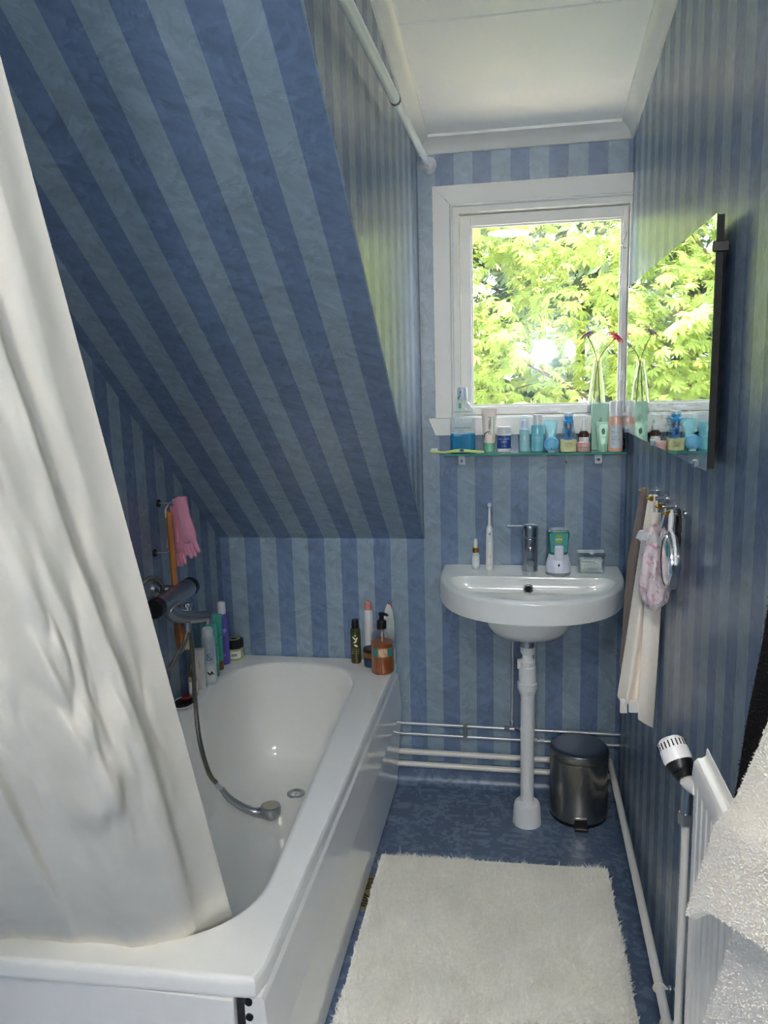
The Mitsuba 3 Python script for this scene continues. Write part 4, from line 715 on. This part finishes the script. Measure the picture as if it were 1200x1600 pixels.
lb = t.part('label', patch(.0235, .012, .086, .92), col('#cfd6d8', .5), label='pale label'); t.part('lettering', cat_([text('THE', .0034, .080, x=-.009, R=.0241), text('every day', .0042, .064, x=-.003, R=.0241), text('glowy', .0046, .047, x=-.006, R=.0241), text('moisturiser', .0036, .040, x=-.001, R=.0241), text('100 ml', .003, .026, x=-.006, R=.0241)]), col('#50565c'), False, under=lb)
t = Thing('nail_polish', 'small black bottle in the corner behind the peach-pink bottle', 'bottle', (.332, 2.645, S0))
cyl_bottle(t, [(.011, 0), (.012, .002), (.012, .034), (.008, .038)], 'm_black'); t.part('cap', lathe([(0, .038), (.008, .038), (.0075, .07), (0, .07)], 20), 'm_black'); t.part('label', patch(.012, .016, .020, .8), col('#8d5f54', .5))
t = Thing('toothbrush', 'yellow-green toothbrush lying along the front of the glass shelf', 'toothbrush', (0, 0, 0))
P = smooth_path([(-.296, 2.570, SH + .009), (-.276, 2.5695, SH + .0085), (-.262, 2.569, SH + .006), (-.240, 2.569, SH + .0058), (-.215, 2.569, SH + .0085), (-.19, 2.5695, SH + .010), (-.165, 2.570, SH + .008), (-.14, 2.570, SH + .006), (-.116, 2.570, SH + .005)], 5)
t.part('handle', tube(P, [.0045, .0058, .0032, .0030, .005, .0062, .0058, .005, .0046, .003], 14), col('#c9db7c', .3), True); t.part('grip', tube(P[22:29] + [0, -.0016, .0005], [.001, .0046, .0052, .0046, .001], 12), col('#25386e', .5), True, label='dark blue grip')
t.part('bristles', cat_([rbx(x, x + .0052, 2.5665, 2.5735, SH + .011, SH + .019, .001) for x in np.arange(-.293, -.272, .0056)]), col('#d8e2e8', .7))
# ------------------------------------------------------------------ vase with two gerberas on the sill
VX, VY, VZ = .258, D - .012, 1.3815
VY = D + .0; 
t = Thing('glass_vase', 'tall clear glass vase with a narrow neck on the window sill', 'vase', (VX - .004, D - .004, VZ - .006))
t.part('glass', lathe([(0, 0), (.030, 0), (.0325, .003), (.031, .03), (.024, .09), (.0155, .15), (.0135, .17), (.0145, .176), (.0125, .176), (.0118, .169), (.0137, .149), (.022, .09), (.029, .03), (.0295, .012), (0, .010)], 40), 'm_glass', 40)
def gerbera(lab, base, head, nrm, petal, center, neck):
    t = Thing('gerbera', lab, 'flower')
    t.part('stem', tube([base, neck, head], .0016, 8, 8), col('#8a7a52', .6), True)
    nrm = np.array(nrm, float); nrm /= np.linalg.norm(nrm); a = np.cross(nrm, [0, 0, 1.0]); a /= np.linalg.norm(a); b = np.cross(nrm, a)
    M = np.eye(4); M[:3, 0], M[:3, 1], M[:3, 2], M[:3, 3] = a, b, nrm, head
    rng = np.random.default_rng(len(lab))
    for k in range(22):
        an = k / 22 * 2 * np.pi + rng.uniform(-.08, .08); L = .025 * rng.uniform(.85, 1.1); dr_ = (k % 2) * .0015
        f = lambda u, v: np.stack([.004 + L * u, .0027 * np.sin(np.pi * np.clip(u * .85 + .12, 0, 1)) * (2 * v - 1), .003 + dr_ + .005 * u - .010 * u * u - .001 * np.abs(2 * v - 1)], -1)
        p_ = thick(sheet(f, 6, 3), .0006); p_.apply_transform(trimesh.transformations.rotation_matrix(an, [0, 0, 1])); p_.apply_transform(M); t.part('petal', p_, petal, 40)
    t.part('center', lathe([(0, .0065), (.004, .006), (.0065, .003), (.006, 0), (0, -.001)], 18).apply_transform(M), center, True); t.part('calyx', lathe([(0, -.006), (.003, -.005), (.007, .0005), (.006, .002), (0, .002)], 18).apply_transform(M), col('#7c8048', .6), True)
gerbera('dark wine-red gerbera leaning left in the vase on the sill', (VX + .008, VY, VZ + .012), (.222, VY - .01, 1.640), (-.45, -.32, .8), col('#5c1a34', .6), col('#2a0c16', .7), (VX - .004, VY - .003, VZ + .17))
gerbera('bright red gerbera leaning right in the vase on the sill', (VX - .014, VY, VZ + .012), (.312, VY - .01, 1.630), (.55, -.45, .75), col('#cf2a52', .6), col('#7a1a2a', .7), (VX + .0, VY - .003, VZ + .17))
# ------------------------------------------------------------------ hooks on the right wall and what hangs there
HY, HZ = (2.093, 1.957, 1.837, 1.738), 1.204
for y, lab in zip(HY, ('holding the grey-brown waffle towel', 'holding the cream towel', 'holding the floral shower cap', 'holding the round hand mirror')):
    t = Thing('towel_hook', 'chrome wall hook with a ribbed brass tip ' + lab, 'hook')
    t.part('base', tube([(XR, y, HZ), (XR - .003, y, HZ), (XR - .005, y, HZ)], [.010, .010, .006], 20), 'm_chrome', 30); t.part('arm', tube([(XR - .004, y, HZ), (XR - .032, y, HZ)], .0048, 16), 'm_chrome', True)
    xs = np.linspace(XR - .030, XR - .046, 13); rr = np.interp(np.arange(13), [0, 1, 12], [.0055, .0105, .0015]) * (1 + .10 * np.sin(np.arange(13) * np.pi))
    t.part('tip', tube([(x, y, HZ) for x in xs], np.where(np.arange(13) % 2, rr, rr * .86), 20), 'm_brass', 30, label='ribbed brass tip')
def drape(y, top_z, bot, left, right, dep, seed, folds=2.5, bottom_skew=0.0):
    """a folded towel hanging from a hook: left(v), right(v) give its x range; closed round cross sections"""
    n, k = 64, 46; rings = []
    for v in np.linspace(0, 1, k):
        z = top_z + (bot - top_z) * v; a = np.linspace(0, 2 * np.pi, n, endpoint=False); x0_, x1_ = left(v), right(v); hw = (x1_ - x0_) / 2
        x = (x0_ + x1_) / 2 + hw * np.sign(np.cos(a)) * np.abs(np.cos(a)) ** .75; s = (x - x0_) / (2 * hw); d = dep(v)
        yy = y + d * np.sin(a) + (.4 * d + .004) * np.sin(folds * 2 * np.pi * s + 2.0 * v + seed) * v + .003 * np.sin(9 * s + 6 * v + seed)
        zz = z - bottom_skew * (s - .5) * v ** 3 - .004 * np.sin(5 * s * np.pi + seed) * v ** 4
        rings.append(np.stack([x, yy, zz], 1))
    return loft(rings)
I = lambda *a: (lambda v: np.interp(v, np.linspace(0, 1, len(a)), a))
t = Thing('hand_towel', 'grey-brown waffle hand towel hanging on the first hook near the washbasin', 'towel')
t.part('cloth', drape(2.085, HZ + .008, .735, I(.314, .300, .285, .279, .276, .270), I(.334, .336, .338, .338, .336, .33), I(.008, .016, .020, .022, .022, .016), 1.0, 1.5, -.03), 'm_waffle', 40)
t.part('loop', tube([(.327, 2.093, HZ + .007), (.322, 2.092, HZ + .003), (.320, 2.090, HZ - .03)], .0035, 8, 4), 'm_waffle', True)
t = Thing('bath_towel', 'cream bath towel hanging on the second hook of the right wall', 'towel')
t.part('cloth', drape(1.962, HZ + .008, .672, I(.314, .300, .288, .276, .264, .252), I(.335, .338, .338, .334, .328, .318), I(.008, .016, .022, .024, .026, .026), .2, 1.6, .02), 'm_terry_cream', 40)
def fold_f(u, v):
    L = I(.318, .312, .306, .303, .300, .298)(v); R_ = I(.335, .343, .345, .343, .340, .336)(v)
    return np.stack([L + (R_ - L) * u, 1.928 - .006 * np.sin(u * 3) + .018 * u * v, (HZ - .03) + (.632 - HZ + .03) * v - .03 * v ** 4 * (u - .3)], -1)
t.part('front_fold', thick(sheet(fold_f, 12, 40), .006), 'm_terry_cream', 40)
t.part('hem_band', cat_([rbx(.254 + .0, .272, 1.930, 1.936, .652, .690, .002), rbx(.275, .300, 1.929, 1.935, .655, .688, .002)]), 'm_terry_white', label='woven border at the hem')
t = Thing('bathing_cap', 'pale pink floral shower cap with a frilled white edge on the third hook', 'bathing cap')
def cap_f(u, v):
    a = 2 * np.pi * u; r = np.interp(v, [0, .12, .3, .5, .7, .88, 1], [.016, .028, .030, .034, .034, .026, .006])
    rr_ = r * (1 + .10 * np.sin(7 * a + 5 * v) + .25 * (meshkit.fbm(np.stack([3 * np.cos(a), 3 * np.sin(a), 6 * v], -1), 3, 7) - .5))
    z = np.interp(v, [0, 1], [HZ - .055, .955]) - .012 * np.sin(a * 3) * (v < .15)
    return np.stack([.314 + rr_ * np.cos(a), 1.838 + 1.2 * rr_ * np.sin(a), z], -1)
def floral(p, n, uv):
    f1, f2, rnd = mikit.voronoi((p.y + p.x) * 62, p.z * 62 + p.x * 40)
    spot = smoothstep(.36, .28, f1) * (rnd > .42); line = smoothstep(.06, .02, f2 - f1) * smoothstep(.5, .62, noise(p.x * 60, p.y * 60, p.z * 60))
    c = mix(lin('#dfd0d3'), lin('#cb97a8'), spot * .85); return c * (1 - line * .75)
mat('m_floral', mikit.proc(floral), 0.4)
t.part('cap', sheet(cap_f, 72, 48), 'm_floral', True)
def frill(u, v):
    a = 2 * np.pi * u; r = .020 + .018 * v + .006 * np.sin(11 * a) * v + .003 * np.sin(23 * a + 1)
    return np.stack([.314 + r * np.cos(a), 1.838 + 1.15 * r * np.sin(a), HZ - .078 + .030 * (1 - v) * 0 + .028 * np.sin(np.pi * v * .8) - .018 * v + .004 * np.sin(9 * a)], -1)
scene['m_frill'] = {'type': 'principledthin', 'base_color': {'type': 'rgb', 'value': [.82, .83, .85]}, 'roughness': .3, 'diff_trans': .9, 'spec_trans': .25, 'eta': 1.4}
t.part('frill', sheet(frill, 120, 8), 'm_frill', True, label='clear white frill'); t.part('loop', tube([(.334, 1.837, HZ + .006), (.329, 1.836, HZ - .02), (.320, 1.838, HZ - .06)], .0022, 8, 4), 'm_frill', True)
t = Thing('hand_mirror', 'round double-sided chrome hand mirror hanging on the fourth hook', 'mirror')
def along_x(m, c): m.apply_transform(trimesh.transformations.rotation_matrix(-np.pi / 2, [0, 1, 0])); m.apply_translation(c); return m
mc = (.318, 1.690, 1.108)
t.part('rim', along_x(lathe([(.052, -.011), (.057, -.011), (.0595, -.008), (.0595, .008), (.057, .011), (.052, .011)], 56), mc), 'm_chrome', 40)
t.part('glass', along_x(lathe([(0, .0095), (.0525, .0095)], 48), mc), 'm_mirror', False, label='mirror glass'); t.part('glass', along_x(lathe([(0, -.0095), (.0525, -.0095)], 48), mc), 'm_mirror', False)
t.part('yoke', tube([(mc[0], mc[1] + .06 * math.cos(a), mc[2] + .066 * math.sin(a)) for a in np.linspace(0.1, np.pi - .1, 15)], .0038, 10), 'm_plastic_pvc', True); t.part('handle', tube([(mc[0], mc[1] + .01, mc[2] + .066), (mc[0] + .006, mc[1] + .035, mc[2] + .09), (mc[0] + .008, mc[1] + .047, HZ + .007)], [.005, .006, .004], 12, 4), 'm_plastic_pvc', True)
t = Thing('hair_band', 'black elastic hair band hooked behind the round hand mirror', 'hair band')
t.part('loop', tube([(XR - .012, 1.738 + .018 * math.cos(a), HZ - .035 + .043 * math.sin(a)) for a in np.linspace(0, 2 * np.pi, 25)], .0032, 8, 0, False), 'm_black_matte', True)
# ------------------------------------------------------------------ robe and black garment by the camera
t = Thing('robe_hook', 'chrome hook high on the right wall holding the white robe', 'hook')
t.part('arm', tube([(XR, .86, 1.90), (XR - .05, .86, 1.90), (XR - .06, .86, 1.915)], .006, 12, 4), 'm_chrome', True)
t = Thing('bathrobe', 'thick white terry bathrobe hanging in front of the radiator', 'bathrobe')
def robe_f(u, v):                            # along the wall, in front of the radiator
    L = np.interp(v, [0, .6, .70, .776, .855, .88, .921, .98, 1], [.338, .337, .325, .304, .275, .256, .247, .230, .225]); R_ = np.interp(v, [0, .6, .70, .776, .855, .88, .921, 1], [.342, .341, .334, .316, .282, .257, .252, .243])
    z = 1.90 + (.795 - 1.90) * v + .23 * u * v ** 3 + .02 * np.sin(3 * u) * v ** 6
    return np.stack([L + (R_ - L) * u, .958 + .01 * v - .42 * u ** 1.1 * (.55 + .45 * v) + .008 * np.sin(u * 9) * v, z], -1)
def robe2_f(u, v):
    L = np.interp(v, [0, .5, .57, .605, 1], [.338, .336, .31, .2475, .244]); R_ = np.interp(v, [0, .5, .57, .605, 1], [.345, .343, .32, .2515, .249])
    z = 1.86 + (.36 - 1.86) * v; y0_ = np.interp(v, [0, .60, .68, .735, .80, 1], [.80, .81, .853, .891, .94, 1.05]); return np.stack([L + (R_ - L) * u, y0_ - .40 * u * (.6 + .4 * v) + .010 * np.sin(9 * u + 2 * v), z], -1)
rng = np.random.default_rng(12)
for nm, f, th in (('sleeve', robe_f, .016), ('body', robe2_f, .008)):
    m = thick(sheet(f, 26, 60), th); k = t.part(nm, m, 'm_terry_white', 40)
    low = m.submesh([np.where(m.triangles_center[:, 2] < 1.25)[0]], append=True)
    pts, fi = trimesh.sample.sample_surface(low, 42000, seed=3); t.part('pile', tufts(pts, low.face_normals[fi], .0027 * np.ones(len(pts)), .0006, rng, 1.0), 'm_pile_robe', False, under=k, kind='stuff')
t = Thing('black_towel', 'black terry towel hanging behind the white bathrobe', 'towel')
m = thick(sheet(lambda u, v: np.stack([np.interp(v, [0, .6, .75, .86, 1], [.341, .338, .325, .311, .298]) * (1 - u) + .351 * u, 1.06 - .05 * u - .01 * np.sin(6 * u), 1.88 + (.90 - 1.88) * v + .06 * u * v ** 3], -1), 16, 40), .009)
k = t.part('cloth', m, 'm_black_terry', 40); pts, fi = trimesh.sample.sample_surface(m, 9000, seed=5); t.part('pile', tufts(pts, m.face_normals[fi], .004 * np.ones(len(pts)), .0006, rng, .7), 'm_black_matte', False, kind='stuff', under=k)
t.part('loop', tube([(.336, 1.03, 1.875), (.345, .95, 1.905), (.318, .86, 1.908)], .003, 8, 4), 'm_black_matte', True)
# ------------------------------------------------------------------ ceiling lamp behind the camera
t = Thing('ceiling_lamp', 'flat round white lamp on the flat ceiling above the camera', 'ceiling lamp', (LX, LY, ZM))
t.part('housing', lathe([(0, 0), (.16, 0), (.165, -.004), (.165, -.045), (.158, -.050), (.150, -.048), (.150, -.030), (0, -.030)], 40), 'm_plastic_white')
t.part('diffuser', lathe([(0, -.040), (.1495, -.040), (.1495, -.032), (0, -.032)], 40), 'm_plastic_white', False, emitter={'type': 'area', 'radiance': {'type': 'rgb', 'value': [LAMP, LAMP * .95, LAMP * .88]}})
t = Thing('wall_lamp', 'white opal globe lamp on the rear wall behind the camera', 'wall lamp', (.2, YB, 1.72))
t.part('base', tube([(0, 0, 0), (0, .02, 0)], .05, 28), 'm_plastic_white'); t.part('arm', tube([(0, .015, 0), (0, .06, 0)], .012, 14), 'm_plastic_white')
t.part('globe', trimesh.creation.icosphere(3, .095).apply_translation((0, .15, 0)), 'm_plastic_white', True, emitter={'type': 'area', 'radiance': {'type': 'rgb', 'value': [WALL_LAMP, WALL_LAMP * .95, WALL_LAMP * .88]}})
# ------------------------------------------------------------------ outside: lawn and trees
single('lawn', 'grassy ground outside the window', None, bx(-40, 40, D + .25, 60, -3.3, -3.2), 'm_grass', False, kind='structure')
rng = np.random.default_rng(21)
def leaflet(L, w, droop):
    s = [0, .32, .68, 1.0]; ww = [0.0, .62, 1.0, 0.0]; V = []; 
    for a, b in zip(s, ww):
        z = -droop * L * a * a
        V += [(L * a, 0, z)] if b == 0 else [(L * a, -w * b, z + .12 * w), (L * a, 0, z - .1 * w), (L * a, w * b, z + .12 * w)]
    F = [(0, 1, 2), (0, 2, 3), (1, 4, 5), (1, 5, 2), (2, 5, 6), (2, 6, 3), (4, 7, 5), (5, 7, 6)]
    return np.array(V), np.array(F)
def palm(L, rng):
    V, F = [], []; o = 0
    for k in range(7):
        a = (k - 3) * .62 + rng.uniform(-.08, .08); l = L * (1 - .075 * abs(k - 3) ** 1.3) * rng.uniform(.92, 1.06); v, f = leaflet(l, l * .165, .30 + .18 * rng.random())
        c, s = math.cos(a), math.sin(a); v = v @ np.array([[c, s, 0], [-s, c, 0], [0, 0, 1]]); V.append(v); F.append(f + o); o += len(v)
    return np.vstack(V), np.vstack(F)
KINDS = [palm(1.0, rng) for _ in range(8)]
def place_leaves(C, N, A, S):
    out = []
    for c, n, a, s in zip(C, N, A, S):
        v, f = KINDS[rng.integers(8)]; n = n / np.linalg.norm(n); x = np.cross([math.cos(a), math.sin(a), .2], n); x /= np.linalg.norm(x); y = np.cross(n, x)
        out.append(((v * s) @ np.stack([x, y, n]) + c, f))
    return out
def clusters(k, lo, hi, lean, size, per):
    C, N, A, S = [], [], [], []
    for _ in range(k):
        c = rng.uniform(lo, hi)
        out = np.array([rng.normal() * .5, -.55 + .4 * rng.normal(), .8])
        for j in range(rng.integers(*per)):
            a = rng.uniform(0, 2 * np.pi); d = np.array([math.cos(a), math.sin(a) , -.25 * rng.random()])
            C.append(c + d * size * rng.uniform(.3, .8) + rng.normal(size=3) * .05); N.append(out * .45 + d * .45 + lean); A.append(a); S.append(size * rng.uniform(.75, 1.15))
    return place_leaves(C, N, A, S)
def tree(name, lab, trunk, lo, hi, k, size, bs, parts=300, per=(5, 9)):
    t = Thing(name, lab, 'tree')
    t.part('trunk', tube([(trunk[0], trunk[1], -3.3), (trunk[0] + .1, trunk[1], 0), (trunk[0] - .1, trunk[1] - .1, 2.4), (trunk[0], trunk[1], 4.6)], [.22, .17, .12, .05], 12, 5), 'm_bark', True)
    for i in range(16):
        z = rng.uniform(-.6, 4.0); e = rng.uniform(np.add(lo, .4), np.subtract(hi, .3)); s_ = np.array([trunk[0], trunk[1], z - .5])
        t.part('branch', tube([s_, (s_ + e) / 2 + [0, 0, .25], e], [.03, .018, .006], 8, 5), 'm_bark', True)
    L = clusters(k, lo, hi, np.array([0, -.35, .55]), size, per)
    def vis(l):                              # how well the window shows a leaf
        c = l[0].mean(0); best = 9
        for ex in (0.0, .648):
            d = (2.74) / c[1]; x = ex + (c[0] - ex) * d; z = 1.504 + (c[2] - 1.504) * d
            best = min(best, max(0, gx0 - x, x - gx1) + max(0, gz0 - z, z - gz1))
        return best * 6 + c[1]
    L.sort(key=vis)
    for v, f in L[:parts]: t.part('leaf', trimesh.Trimesh(v, f, process=False), bs, False)
    rest = cat_([trimesh.Trimesh(v, f, process=False) for v, f in L[parts:]]); t.part('foliage', rest, bs, False, kind='stuff')
tree('chestnut_tree', 'sunlit horse chestnut tree with large palmate leaves outside the window', (-2.6, 8.6), (-3.6, 5.6, -1.2), (3.4, 8.2, 4.0), 2900, .10, 'm_leaf')
tree('background_tree', 'darker leafy tree further back behind the chestnut', (-1.5, 11.2), (-6, 9.6, -1.5), (6, 12.2, 5.6), 2400, .24, 'm_leaf_dark', parts=0)
